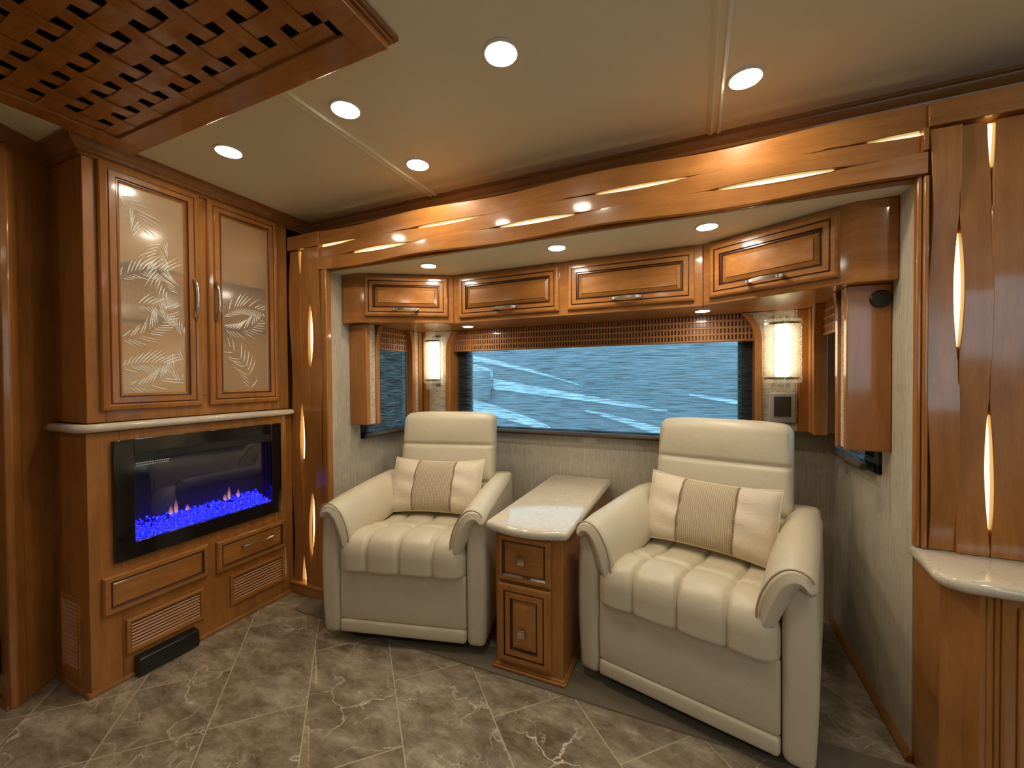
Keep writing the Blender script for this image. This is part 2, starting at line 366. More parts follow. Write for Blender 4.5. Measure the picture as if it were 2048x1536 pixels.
    def frame(s, o, ux, uy, un, w, h, prof, mats=None, fill=True):
        # mitred rectangular panel: origin o (lower left), axes ux, uy, outward un; prof = [(inset, out)]
        o, ux, uy, un = Vector(o), Vector(ux), Vector(uy), Vector(un); rings = []
        for ins, out in prof:
            rings.append([o + ux * ins + uy * ins + un * out, o + ux * (w - ins) + uy * ins + un * out, o + ux * (w - ins) + uy * (h - ins) + un * out, o + ux * ins + uy * (h - ins) + un * out])
        fl = ux.cross(uy).dot(un) < 0
        return s.loft(rings, True, False, fill, mats, flip=fl)
def link(name, mb, mats, parent=None, smooth=38, bevel=0.0, world=False, subsurf=0):
    me = bpy.data.meshes.new(name)
    vs = mb.v
    if world and parent is not None:
        inv = MATS[parent.name].inverted(); vs = [tuple(inv @ Vector(p)) for p in vs]
    me.from_pydata(vs, [], mb.f)
    mats = mats if isinstance(mats, (list, tuple)) else [mats]
    for q in mats: me.materials.append(M[q] if isinstance(q, str) else q)
    me.polygons.foreach_set('material_index', mb.mi)
    bm = bmesh.new(); bm.from_mesh(me)
    lim = math.radians(smooth)
    for f in bm.faces: f.smooth = True
    for e in bm.edges:
        if len(e.link_faces) == 2:
            if e.calc_face_angle(0) > lim: e.smooth = False
    bm.to_mesh(me); bm.free()
    o = bpy.data.objects.new(name, me); COL.objects.link(o)
    if parent: o.parent = parent
    if bevel:
        b = o.modifiers.new('bevel', 'BEVEL'); b.width = bevel; b.segments = 2; b.limit_method = 'ANGLE'; b.angle_limit = math.radians(40); b.harden_normals = False
    if subsurf:
        b = o.modifiers.new('sub', 'SUBSURF'); b.levels = subsurf; b.render_levels = subsurf
    return o
MATS = {}
def tag(o, label, cat, group=None, kind=None):
    o['label'] = label
    if cat: o['category'] = cat
    if group: o['group'] = group
    if kind: o['kind'] = kind
    return o
def thing(name, label, cat, loc=(0, 0, 0), rotz=0.0, group=None, kind=None):
    o = bpy.data.objects.new(name, None); COL.objects.link(o); o.location = loc; o.rotation_euler = (0, 0, rotz)
    o.empty_display_size = 0.05
    MATS[o.name] = Matrix.Translation(loc) @ Matrix.Rotation(rotz, 4, 'Z')
    return tag(o, label, cat, group, kind)
def struct(name, mb, mats, label, cat='structure', **k):
    o = link(name, mb, mats, **k); o['kind'] = 'structure'; o['label'] = label; o['category'] = cat; return o
def dup(root, loc, rotz=None, label=None):
    r = root.copy(); COL.objects.link(r); r.location = loc
    if rotz is not None: r.rotation_euler = (0, 0, rotz)
    if label: r['label'] = label
    for ch in list(root.children):
        c = ch.copy(); COL.objects.link(c); c.parent = r
        for g in list(ch.children):
            d = g.copy(); COL.objects.link(d); d.parent = c
    return r
def sweep(path, prof):
    """mitred moulding: path [(x,y)], prof [(out, z)]; out is to the right of travel."""
    mb = MB(); rings = []
    P = [Vector(p) for p in path]
    for i, p in enumerate(P):
        d0 = (P[i] - P[i - 1]).normalized() if i else (P[1] - P[0]).normalized()
        d1 = (P[i + 1] - P[i]).normalized() if i < len(P) - 1 else d0
        n0 = Vector((d0.y, -d0.x)); n1 = Vector((d1.y, -d1.x)); nn = (n0 + n1)
        nn = nn / max(nn.length, 1e-6); k = 1 / max(nn.dot(n0), 0.3)
        rings.append([(p.x + nn.x * k * o, p.y + nn.y * k * o, z) for o, z in prof])
    return mb.loft(rings, True, True, True)

H = 2.10
XL, XR, YW, HS, ZB = 0.255, 2.684, 0.82, 1.777, 1.505
# ------------------------------------------------------------------ room shell
struct('floor', MB().box(-1.6, 5.0, -3.0, 0.9, -0.05, 0.0), 'floor', 'brown marble tile floor laid on the diagonal', 'floor')
struct('ceiling', MB().box(-1.6, 5.0, -3.0, 0.30, H, H + 0.05), 'ceiling', 'cream padded vinyl ceiling', 'ceiling')
struct('wall_entry', MB().box(-1.6, -1.55, -3.0, 0.3, 0, H), 'wood_z', 'wood wall beyond the left edge', 'wall')
struct('wall_right', MB().box(4.95, 5.0, -3.0, 0.3, 0, H), 'wallpaper', 'papered wall beyond the right edge', 'wall')
mb = MB(); mb.box(-1.6, 3.1, -3.0, -2.95, 0.8, H).box(3.1, 4.7, -3.0, -2.95, 0.8, 1.05).box(3.1, 4.7, -3.0, -2.95, 1.85, H).box(4.7, 5.0, -3.0, -2.95, 0.8, H)
struct('wall_opposite', mb, 'wallpaper', 'papered wall behind the camera with a window opening', 'wall')
struct('trim_6', MB().box(-1.6, 5.0, -3.0, -2.40, 0, 0.799), 'wood_z', 'dark wood base units along the wall behind the camera', 'trim')
# wall the slide-out opens in
mb = MB(); mb.box(-1.6, 5.0, 0.16, 0.25, 1.84, H).box(-1.6, 0.2, 0.06, 0.25, 0, 1.84).box(2.74, 5.0, 0.06, 0.25, 0, 1.84)
struct('wall_front', mb, 'wood_z', 'wood wall around the slide-out opening', 'wall')
# slide-out alcove
WX0, WX1, WZ0, WZ1 = 0.68, 2.29, 0.865, 1.47
mb = MB(); mb.box(0.2, WX0, YW, YW + .05, 0, HS).box(WX1, 2.74, YW, YW + .05, 0, HS).box(WX0, WX1, YW, YW + .05, 0, WZ0).box(WX0, WX1, YW, YW + .05, WZ1, HS)
struct('wall_back', mb, 'wallpaper', 'linen streaked wallpaper on the rear of the alcove', 'wall')
SY0, SY1 = 0.28, 0.69
for nm, a, b_ in (('wall_alcove_left', 0.20, XL), ('wall_alcove_right', XR, 2.74)):
    mb = MB(); mb.box(a, b_, 0.03, SY0, 0, HS).box(a, b_, SY1, YW, 0, HS).box(a, b_, SY0, SY1, 0, WZ0).box(a, b_, SY0, SY1, WZ1, HS)
    struct(nm, mb, 'wallpaper', 'linen streaked wallpaper on the %s side of the alcove' % nm.split('_')[-1], 'wall')
struct('ceiling_alcove', MB().box(0.2, 2.74, 0.052, YW + .05, HS, HS + 0.04), 'ceiling', 'cream lowered ceiling of the alcove', 'ceiling')
# ceiling seam strips
for k, x in enumerate((0.89, 2.14)):
    mb = MB()
    mb.prism([(x - .022, H + .001), (x - .022, H - .004), (x - .012, H - .008), (x - .006, H - .003), (x + .006, H - .003), (x + .012, H - .008), (x + .022, H - .004), (x + .022, H + .001)], -2.9, 0.12, 'y')
    struct('trim_%d' % (k + 1), mb, 'ceiling', 'cream ceiling seam strip, %s of the two' % ('left' if k == 0 else 'right'), 'trim')
# crown moulding
CR = [(0.0, H), (0.052, H), (0.052, H - .010), (0.044, H - .014), (0.040, H - .024), (0.030, H - .034), (0.024, H - .038), (0.020, H - .048), (0.010, H - .052), (0.010, H - .062), (0.0, H - .062)]
struct('trim_3', sweep([(-1.5, -1.0), (-0.215, -1.0), (-0.29, -0.85), (-0.02, -0.85), (-0.02, 0.16), (4.95, 0.16)], CR), ['trim'], 'stained wood crown moulding around the ceiling edge', 'trim', smooth=30)
# floor threshold in front of the slide
mb = MB(); mb.prism([(0.17, -.125), (0.22, -.142), (2.60, -.142), (2.72, -.13), (2.72, -.005), (0.17, -.005)], 0.0, 0.006)
struct('trim_4', mb, 'threshold', 'taupe threshold strip along the slide-out floor edge', 'trim')
struct('baseboard_right', MB().prism([(XR, 0.002), (XR - .018, 0.002), (XR - .018, 0.012), (XR - .010, 0.022), (XR, 0.026)], 0.02, YW, 'y'), 'trim', 'slim wood quarter round along the right alcove wall', 'baseboard')

# ------------------------------------------------------------------ left column and wall panels
struct('wall_left', MB().prism([(-1.5, -1.0), (-0.215, -1.0), (-0.200, -0.985), (-0.29, -0.835), (-0.56, -0.835), (-1.5, -0.835)], 0, H), 'wood_z', 'tall maple wall panel left of the fireplace cabinet', 'wall', bevel=.004)
mb = MB(); mb.prism([(-0.228, -1.006), (-0.196, -1.004), (-0.188, -0.985), (-0.210, -0.955), (-0.230, -0.965)], 0, H - .06)
struct('trim_5', mb, 'wood_z', 'rounded wood corner trim at the far left', 'trim', bevel=.004)
struct('baseboard_left', sweep([(-1.5, -1.0), (-0.215, -1.0), (-0.29, -0.85), (0.0, -0.857), (0.0, 0.0)], [(0, 0), (.012, 0), (.012, .008), (.006, .016), (0, .018)]), 'trim', 'thin wood shoe moulding at the foot of the left cabinet', 'baseboard')

# ------------------------------------------------------------------ fireplace cabinet
FC = thing('fireplace_cabinet', 'tall built-in maple cabinet with two frosted glass doors above a fireplace', 'cabinet', (-0.25, -0.43, 0))
YA = -0.857
# lower carcass with hole for the fireplace (x=0 plane), hollow upper display
FY0, FY1, FZ0, FZ1 = -0.760, -0.105, 0.500, 0.935
mb = MB()
mb.box(-0.50, 0, YA, FY0, 0, 0.995).box(-0.50, 0, FY1, 0.0, 0, 0.995).box(-0.50, 0, FY0, FY1, 0, FZ0).box(-0.50, 0, FY0, FY1, FZ1, 0.995)
link('lower_body', mb, 'wood_z', FC, bevel=.0025, world=True)
UX = -0.02
mb = MB()
mb.box(-0.55, UX, YA + .01, -0.79, 1.03, H)      # left stile block
mb.box(-0.55, UX, -0.10, 0.0, 1.03, H)
mb.box(-0.04, UX, -0.79, -0.10, 1.03, 1.12).box(-0.04, UX, -0.79, -0.10, 2.00, H).box(-0.04, UX, -0.47, -0.395, 1.12, 2.00)
link('upper_body', mb, 'wood_z', FC, bevel=.003, world=True)
mb = MB(); mb.box(-0.42, -0.41, -0.79, -0.10, 1.03, H).box(-0.42, -0.04, -0.79, -0.785, 1.03, H).box(-0.42, -0.04, -0.105, -0.10, 1.03, H).box(-0.42, -0.04, -0.79, -0.10, 1.03, 1.04).box(-0.42, -0.04, -0.79, -0.10, 2.05, 2.06)
link('display_interior', mb, simple('cream_interior', (0.66, 0.50, 0.25), 0.5), FC, world=True)
for z in (1.435, 1.665):
    link('shelf', MB().box(-0.405, -0.055, -0.784, -0.106, z, z + .012), 'wood_y', FC, world=True)
link('interior_light', MB().box(-0.075, -0.065, -0.445, -0.420, 1.10, 2.00), 'cab_led', FC, world=True)
def frond(c, ang, L, n, seed, side=1):
    rnd = random.Random(seed); mb = MB()
    def P(t): # spine in (y,z) plane
        a = ang + side * 0.7 * t
        return Vector((c[0] + L * t * math.cos(a), c[1] + L * t * math.sin(a)))
    for i in range(n):
        t = (i + 0.6) / n; p = P(t); d = (P(t + .02) - P(t)).normalized()
        for s_ in (-1, 1):
            if rnd.random() < 0.16: continue
            nn = Vector((-d.y, d.x)) * s_; ln = (0.020 + 0.045 * math.sin(PI * min(1, t * .95 + .05))) * rnd.uniform(.6, 1.1)
            q = p + nn * 0.006
            pts = []
            for k in range(4):
                kk = k / 3; qq = q + nn * (ln * kk * .85) + d * (ln * .75 * kk + ln * .25 * kk * kk)
                pts.append((UX + .007, qq.x, qq.y))
            if min(pts[-1][1], pts[0][1]) < LIM[0] or max(pts[-1][1], pts[0][1]) > LIM[1] or not (1.135 < pts[-1][2] < 1.975) or not (1.135 < pts[0][2] < 1.975): continue
            mb.tube(pts, [0.0012, 0.0024, 0.0019, 0.0005], 5, True)
    return mb
DP = [(0, 0), (0, .014), (.004, .019), (.018, .022), (.024, .018), (.0245, .016), (.027, .016), (.030, .021), (.050, .021), (.054, .0165), (.0575, .0165), (.060, .012), (.066, .008)]
DM = [0, 0, 0, 0, 1, 1, 0, 0, 1, 1, 0, 0]
for k, (y0, y1, lb) in enumerate(((-0.806, -0.452, 'frosted glass door with bright palm etching'), (-0.420, -0.068, 'frosted glass door with warm glow beside the woven pillar'))):
    mb = MB(); mb.frame((UX, y0, 1.075), (0, 1, 0), (0, 0, 1), (1, 0, 0), y1 - y0, 2.042 - 1.075, DP, DM, fill=False)
    d = link('door', mb, ['wood_z', 'glaze'], FC, world=True, smooth=9); d['label'] = lb
    g0, g1 = y0 + .064, y1 - .064
    MATS[d.name] = MATS[FC.name]
    link('glass_pane', MB().box(UX + .001, UX + .006, g0, g1, 1.138, 1.98), 'frosted', d, world=True)
    LIM = (g0, g1); fm = MB()
    specs = ([((g0, 1.60), 0.75, .30, 22, 3, -1), ((g0 + .16, 1.80), -2.2, .24, 18, 4, 1), ((g0 - .01, 1.93), -0.3, .16, 12, 9, -1), ((g0, 1.36), 0.1, .25, 20, 5, 1), ((g0, 1.24), 0.5, .26, 20, 6, -1), ((g0 + .02, 1.17), -0.1, .24, 18, 7, 1), ((g0 + .04, 1.50), .3, .22, 16, 8, -1)]
             if k == 0 else [((g0, 1.50), 0.9, .22, 16, 13, -1), ((g0, 1.45), -0.4, .20, 14, 14, 1), ((g0 + .13, 1.12), 1.4, .30, 14, 16, 1)])
    for sp in specs:
        f_ = frond(*sp); fm.add(f_.v, f_.f)
    link('etched_palm_fronds', fm, 'etch', d, world=True)
    yh = (y1 - .030) if k == 0 else (y0 + .030)
    hm = MB(); pts = []
    for i in range(13):
        t = i / 12; pts.append((UX + .022 + .024 * (1 - (2 * t - 1) ** 4), yh, 1.478 + .172 * t))
    hm.tube([(UX + .018, yh, 1.480)] + pts[0:1] + pts[1:-1] + pts[-1:] + [(UX + .018, yh, 1.648)], 0.0075, 10, True)
    link('handle', hm, 'nickel', d, world=True)
# drawer fronts
FP = [(0, 0), (0, .010), (.006, .016), (.020, .018), (.026, .013), (.030, .0125), (.034, .010)]; FM = [0, 0, 0, 1, 1, 0]
FP2 = [(0, 0), (0, .012), (.005, .018), (.020, .019), (.024, .013), (.029, .012), (.033, .014)]
d = link('false_drawer_front', MB().frame((0, -0.822, .286), (0, 1, 0), (0, 0, 1), (1, 0, 0), .372, .148, FP2, FM), ['wood_y', 'glaze'], FC, world=True, smooth=9)
d = link('drawer', MB().frame((0, -0.413, .275), (0, 1, 0), (0, 0, 1), (1, 0, 0), .357, .150, FP2, FM), ['wood_y', 'glaze'], FC, world=True, smooth=9); MATS[d.name] = MATS[FC.name]
hm = MB(); hm.tube([(.014, -.296, .370), (.034, -.292, .370), (.038, -.28, .370), (.040, -.217, .370), (.038, -.154, .370), (.034, -.142, .370), (.014, -.138, .370)], .006, 8)
link('handle', hm, 'nickel', d, world=True)
def louver(y0, y1, z0, z1, parent, n=8, vertical=False, o=(0, 0, 0), ux=(0, 1, 0), un=(1, 0, 0)):
    mb = MB(); W_, H_ = y1 - y0, z1 - z0
    o = Vector(o); ux = Vector(ux); un = Vector(un); uz = Vector((0, 0, 1))
    mb.frame(o, ux, uz, un, W_, H_, [(0, 0), (0, .009), (.003, .011), (.014, .011), (.017, .002)], None, fill=False)
    lp = link('louver_vent', mb, 'wood_y', parent, world=True, smooth=30)
    MATS[lp.name] = MATS[parent.name]
    mb = MB(); mb.frame(o, ux, uz, un, W_, H_, [(0, .0015), (.016, .0015)]); link('vent_gap_shade', mb, 'glaze', lp, world=True)  # dark panel paints the shade in the gaps between blades
    mb = MB(); p = (H_ - .036) / n
    for i in range(n):
        z = .018 + p * i; a = o + ux * .017 + uz * z; b_ = ux * (W_ - .034)
        sec = [(.001, p * .04), (.0065, .000), (.0078, p * .12), (.0045, p * .52), (.001, p * .56)]
        r0 = [a + un * x + uz * h for x, h in sec]; r1 = [q + b_ for q in r0]
        mb.loft([r0, r1], True, True, True)
    link('louver_blades', mb, 'blade', lp, world=True, smooth=9)
louver(0, .283, 0, .141, FC, 8, o=(0, -0.752, .097))
louver(0, .290, 0, .148, FC, 8, o=(0, -0.350, .090))
louver(0, .150, 0, .295, FC, 16, o=(-.205, YA, .070), ux=(1, 0, 0), un=(0, -1, 0))

# stone ledge
def bullnose(poly, z0, z1, r, n=6):
    """slab with rounded edge: poly CCW 2D"""
    mb = MB(); rings = []; P = [Vector(p) for p in poly]; m_ = len(P)
    ins = []
    for i in range(m_):
        d0 = (P[i] - P[i - 1]).normalized(); d1 = (P[(i + 1) % m_] - P[i]).normalized()
        n0 = Vector((-d0.y, d0.x)); n1 = Vector((-d1.y, d1.x)); q = n0 + n1; q /= max(q.length, 1e-6); ins.append(q / max(q.dot(n0), .4))
    hm_ = (z1 - z0) / 2; zc = (z0 + z1) / 2
    for i in range(n + 1):
        a = -PI / 2 + PI * i / n; off = r * (1 - math.cos(a)); z = zc + hm_ * math.sin(a)
        rings.append([(p.x + q.x * off, p.y + q.y * off, z) for p, q in zip(P, ins)])
    return mb.loft(rings, True, True, True)
def arc(cx, cy, r, a0, a1, n=8): return [(cx + r * math.cos(math.radians(a0 + (a1 - a0) * i / n)), cy + r * math.sin(math.radians(a0 + (a1 - a0) * i / n))) for i in range(n + 1)]
poly = [(-0.27, -0.858), (-0.235, -0.893)] + arc(-.035, -.828, .065, -90, 0, 8) + [(0.030, -0.005), (-0.018, -0.005), (-0.018, -.846), (-.26, -.846)]
tag(link('stone_ledge', bullnose(poly, .997, 1.029, .014), 'stone', smooth=50), 'cream stone ledge with rounded nose between the glass doors and the fireplace', 'ledge')

# ------------------------------------------------------------------ fireplace insert
FI = thing('electric_fireplace', 'black electric fireplace with glowing blue crystals set into the left cabinet', 'fireplace', (0.0, -.43, .5))
y0, y1, z0, z1 = -0.785, -0.080, 0.480, 0.958
gy0, gy1, gz0, gz1 = -0.722, -0.135, 0.545, 0.90
mb = MB(); mb.box(.001, .020, y0, gy0, z0, z1).box(.001, .020, gy1, y1, z0, z1).box(.001, .020, gy0, gy1, z0, gz0).box(.001, .020, gy0, gy1, gz1, z1)
link('bezel', mb, 'blackgloss', FI, bevel=.002, world=True)
mb = MB(); mb.box(-.115, -.110, FY0 + .01, FY1 - .01, FZ0 + .01, FZ1 - .01).box(-.112, 0, FY0 + .004, FY0 + .01, FZ0 + .01, FZ1 - .01).box(-.112, 0, FY1 - .01, FY1 - .004, FZ0 + .01, FZ1 - .01).box(-.112, 0, FY0 + .01, FY1 - .01, FZ0 + .004, FZ0 + .01).box(-.112, 0, FY0 + .01, FY1 - .01, FZ1 - .01, FZ1 - .004)
link('firebox', mb, 'firebox', FI, world=True)
link('glass_front', MB().box(.012, .015, gy0, gy1, gz0, gz1), 'fireglass', FI, world=True)
mb = MB(); mb.box(.0155, .0185, gy0, gy1, .868, .905)
for i in range(3): mb.box(.0185, .021, -.64 + .0, -.47, .878 + .009 * i, .881 + .009 * i)
link('heater_grille', mb, 'black', FI, world=True)
mb = MB()
rnd = random.Random(3); yy = -.715
for r_ in range(2):
    yy = -.716
    while yy < -.60:
        l_ = rnd.uniform(.003, .009); mb.box(.0152, .0162, yy, yy + l_, .846 + .009 * r_, .851 + .009 * r_); yy += l_ + .0025
link('printed_notice', mb, simple('grey_print', (0.42, 0.42, 0.42), 0.5), FI, world=True)
mb = MB(); rnd = random.Random(5)
# crystals bed: faceted pebbles heaped against the back of the glass
for i in range(1000):
    u = rnd.random(); dpt = rnd.random()
    y = gy0 + .01 + (gy1 - gy0 - .02) * u; x = .004 - .100 * dpt
    z = .548 + .002 * math.sin(u * 25) + .030 * dpt + .018 * rnd.random() * (0.4 + dpt)
    s_ = rnd.uniform(.004, .0085); vs = []
    R3 = Matrix.Rotation(rnd.random() * 6, 3, Vector((rnd.random(), rnd.random(), rnd.random() + .1)).normalized())
    for p in ((1, 0, 0), (-1, 0, 0), (0, 1, 0), (0, -1, 0), (0, 0, 1), (0, 0, -1)): vs.append(Vector((x, y, z)) + R3 @ (Vector(p) * s_))
    mb.add(vs, [(0, 2, 4), (2, 1, 4), (1, 3, 4), (3, 0, 4), (2, 0, 5), (1, 2, 5), (3, 1, 5), (0, 3, 5)])
mb.box(-.108, .008, gy0 + .001, gy1 - .001, .515, .552)
o = link('crystal_bed', mb, 'crystal', FI, world=True, smooth=5); o['kind'] = 'stuff'
for yy, hh in ((-.565, .050), (-.545, .075), (-.50, .035), (-.335, .040), (-.315, .075), (-.27, .050)):
    mb = MB(); prof = [(.0005, 0), (.007, hh * .15), (.008, hh * .35), (.005, hh * .65), (.0005, hh)]
    mb.disc_lathe(prof, (-.05, yy, .595), 'z', 12); link('flame', mb, 'flame', FI, world=True)

tag(link('toe_kick_heater', MB().prism([(.001, .003), (.040, .003), (.046, .02), (.040, .072), (.001, .080)], -.728, -.508, 'y'), 'black', bevel=.004), 'black floor-level heater outlet below the left louvre', 'heater')
tag(link('wall_switch', MB().box(-.375, -.287, -1.009, -1.0005, 1.40, 1.52), 'grey_plate', bevel=.004), 'grey wall plate at the far left edge above counter height', 'switch plate')
tag(link('wall_box', MB().box(-.46, -.275, -1.06, -1.001, .10, .245), 'black', bevel=.008), 'black box low on the wood panel at the far left edge', 'box')

# ------------------------------------------------------------------ woven pillars and header
PER = 0.853
WA = 0.0065
def slit_open(a, centers, half=0.225, amp=0.0125):
    for c in centers:
        t = abs(a - c) / half
        if t < 1: return amp * (1 - t * t) ** 1.3
        if t < 1.25: return 0.0006
    return -0.003
def strip(axis, a0, a1, lo, hi, yfun, n):
    """wavy board: lo(a), hi(a) edge functions across, yfun(a) front depth"""
    mb = MB(); rings = []
    for i in range(n + 1):
        a = a0 + (a1 - a0) * i / n; l, h, y = lo(a), hi(a), yfun(a)
        sec = [(l, y + .020), (l, y + .0015), (l + .0015, y), (h - .0015, y), (h, y + .0015), (h, y + .020)]
        rings.append([(c, yy, a) if axis == 'z' else (a, yy, c) for c, yy in sec])
    fl = axis == 'z'
    return mb.loft(rings, True, True, True, flip=not fl)
def woven(parent, axis, a0, a1, edges, slits, mat, n=160, base=0.0, amp=.0070):
    """edges: list of seam positions incl. outer ones; slits: centres per inner seam"""
    ns = len(edges) - 1; AZ = amp
    for k in range(ns):
        def lo(a, k=k): return edges[k] + (slit_open(a, slits[k - 1], amp=AZ) if k > 0 else 0.007 * math.sin(2 * PI * (a - slits[0][0]) / PER) * (1.0 if axis == 'z' else .9))
        def hi(a, k=k): return edges[k + 1] - (slit_open(a, slits[k], amp=AZ) if k < ns - 1 else 0.007 * math.sin(2 * PI * (a - slits[-1][0]) / PER) * (1.0 if axis == 'z' else .9))
        def yf(a, k=k):
            if k == 0: return base + .001 + WA * math.cos(2 * PI * (a - slits[0][0]) / PER)
            if k == ns - 1: return base + .001 + WA * math.cos(2 * PI * (a - slits[-1][0]) / PER)
            return base + .001 - WA * math.cos(2 * PI * (a - slits[0][0]) / PER)
        link('woven_board', strip(axis, a0, a1, lo, hi, yf, n), mat, parent, world=True, smooth=20)
    for k in range(1, ns):
        e = edges[k]
        for c in slits[k - 1]:
            u0, u1 = max(a0 + .001, c - .165), min(a1 - .001, c + .165)
            if u1 - u0 < .02: continue
            mb = MB(); mb.box(*((e - .017, e + .017, base + .023, base + .028, u0, u1) if axis == 'z' else (u0, u1, base + .023, base + .028, e - .015, e + .015)))
            link('light_strip', mb, 'led_yellow', parent, world=True)
PL = thing('woven_pillar', 'narrow woven wood pillar with glowing slits beside the fireplace cabinet', 'pillar', (.12, .03, 0))
woven(PL, 'z', .062, 1.905, [0.0, .083, .149, .232], [[1.95, .912, .059 - .0], [1.434, .385]], 'wood_z', 150, amp=.0185)
mb = MB(); mb.box(.001, .235, .035, .158, 0, 1.905); link('backing', mb, 'wood_z', PL, world=True)
mb = MB(); mb.box(-.003, .238, -.020, .034, 0, .050).box(-.006, .241, -.024, .034, .050, .064); link('plinth', mb, 'wood_x', PL, bevel=.004, world=True)
mb = MB(); mb.box(.236, .258, .0, .03, 0.004, 1.779).box(.256, .284, -.006, .03, 0.004, 1.779); link('edge_trim', mb, 'wood_z', PL, bevel=.005, world=True)
PR = thing('woven_pillar', 'wide woven wood pillar with glowing slits above the right stone counter', 'pillar', (3.0, .03, .68))
woven(PR, 'z', .675, 1.908, [2.706, 2.772, 2.840, 2.93], [[1.440], [1.95, .910]], 'wood_z', 110, amp=.0088)
mb = MB(); mb.box(2.708, 3.6, .035, .058, .675, 1.915).box(2.931, 3.6, -.01, .035, .675, 1.912); link('backing', mb, 'wood_z', PR, bevel=.003, world=True)
mb = MB(); mb.box(2.680, 2.692, .004, .029, 0.676, 1.779).box(2.6925, 2.7045, -.006, .029, .676, 1.779); link('edge_trim', mb, 'wood_z', PR, bevel=.004, world=True)
HD = thing('woven_header', 'long woven wood header with glowing slits over the alcove', 'valance', (1.35, .03, 1.78))
hc = [.30, 1.028, 1.881, 2.734]; lc = [.6225, 1.4625, 2.317]
woven(HD, 'x', .232, 2.700, [1.782, 1.845, 1.909, 1.986], [lc, hc], 'wood_x', 220)
link('end_board', MB().box(-.010, .232, -.006, .03, 1.909, 1.986), 'wood_x', HD, bevel=.003, world=True); link('end_board', MB().box(2.701, 3.6, -.008, .035, 1.918, 1.988), 'wood_x', HD, bevel=.003, world=True)
mb = MB(); mb.box(-.008, 3.6, .036, .15, 1.906, 1.980).box(.20, 2.70, .036, .050, 1.779, 1.906); link('backing', mb, 'wood_x', HD, world=True)
mb = MB(); mb.box(2.688, 2.700, -.013, .02, 1.85, 1.915); link('end_stop', mb, 'wood_z', HD, bevel=.002, world=True)

# ------------------------------------------------------------------ overhead cabinets
RP = [(0, 0), (0, .010), (.003, .016), (.010, .019), (.022, .018), (.0235, .0125), (.0265, .0125), (.028, .018), (.046, .018), (.048, .009), (.053, .009), (.0545, .013), (.058, .006), (.074, .0135), (.0752, .0160)]
RM = [0, 0, 0, 0, 1, 1, 0, 0, 1, 1, 0, 1, 0, 1]
def pull(o, ux, un, L=.135, z=0, parent=None, arch=.030, W_=.0145):
    mb = MB(); o, ux, un = Vector(o), Vector(ux), Vector(un); uz = Vector((0, 0, 1)); rings = []
    for i in range(15):
        t = i / 14; c = o + ux * (L * (t - .5)) + un * (.016 + arch * (1 - (2 * t - 1) ** 2) ** .55 * .62)
        hw = W_ * .5; th = .0035
        rings.append([c - uz * hw - un * th, c + uz * hw - un * th, c + uz * hw + un * th, c - uz * hw + un * th])
    mb.loft(rings, True, True, True)
    for s_ in (-1, 1):
        c = o + ux * (s_ * L * .46) + un * .005
        mb.add([c + ux * a + uz * b_ + un * d_ for a in (-.006, .006) for b_ in (-.006, .006) for d_ in (-.006, .020)], [(0, 1, 3, 2), (4, 6, 7, 5), (0, 4, 5, 1), (2, 3, 7, 6), (0, 2, 6, 4), (1, 5, 7, 3)])
    return link('handle', mb, 'nickel', parent, world=True, bevel=.0015)
def over_door(parent, a, b_, s0, s1, z0, z1):
    a = Vector((*a, 0)); b_ = Vector((*b_, 0)); ux = (b_ - a).normalized(); un = Vector((ux.y, -ux.x, 0))
    o = a + ux * s0 + Vector((0, 0, z0)) + un * .0005
    d = link('door', MB().frame(o, ux, (0, 0, 1), un, s1 - s0, z1 - z0, RP, RM), ['wood_x', 'glaze'], parent, world=True, smooth=9)
    MATS[d.name] = MATS[parent.name]
    pull(a + ux * ((s0 + s1) / 2) + Vector((0, 0, z0 + .036)) + un * .016, ux, un, parent=d)
YE, YC = .130, .408
OL = thing('overhead_cabinet', 'overhead cabinet angled across the left end of the alcove', 'cabinet', (.45, .5, ZB), group='overhead cabinets in the alcove')
mb = MB(); mb.prism([(XL + .001, YE), (.366, YE), (.816, YC), (.816, YW - .001), (XL + .001, YW - .001)], ZB, HS - .001); link('cabinet_body', mb, 'wood_x', OL, bevel=.003, world=True)
over_door(OL, (.366, YE), (.816, YC), .040, .497, 1.540, 1.760)
OC = thing('overhead_cabinet', 'long straight overhead cabinet with two doors above the rear window', 'cabinet', (1.46, .5, ZB), group='overhead cabinets in the alcove')
mb = MB(); mb.prism([(.817, YC), (2.107, YC), (2.107, YW - .001), (.817, YW - .001)], ZB, HS - .001); link('cabinet_body', mb, 'wood_x', OC, bevel=.003, world=True)
over_door(OC, (.817, YC), (2.107, YC), .040, .628, 1.530, 1.758)
over_door(OC, (.817, YC), (2.107, YC), .672, 1.256, 1.530, 1.758)
OR = thing('overhead_cabinet', 'overhead cabinet angled across the right end of the alcove', 'cabinet', (2.4, .5, ZB), group='overhead cabinets in the alcove')
mb = MB(); mb.prism([(2.108, YC), (2.571, YE), (XR - .001, YE), (XR - .001, YW - .001), (2.108, YW - .001)], ZB, HS - .001); link('cabinet_body', mb, 'wood_x', OR, bevel=.003, world=True)
over_door(OR, (2.108, YC), (2.571, YE), .034, .496, 1.532, 1.760)

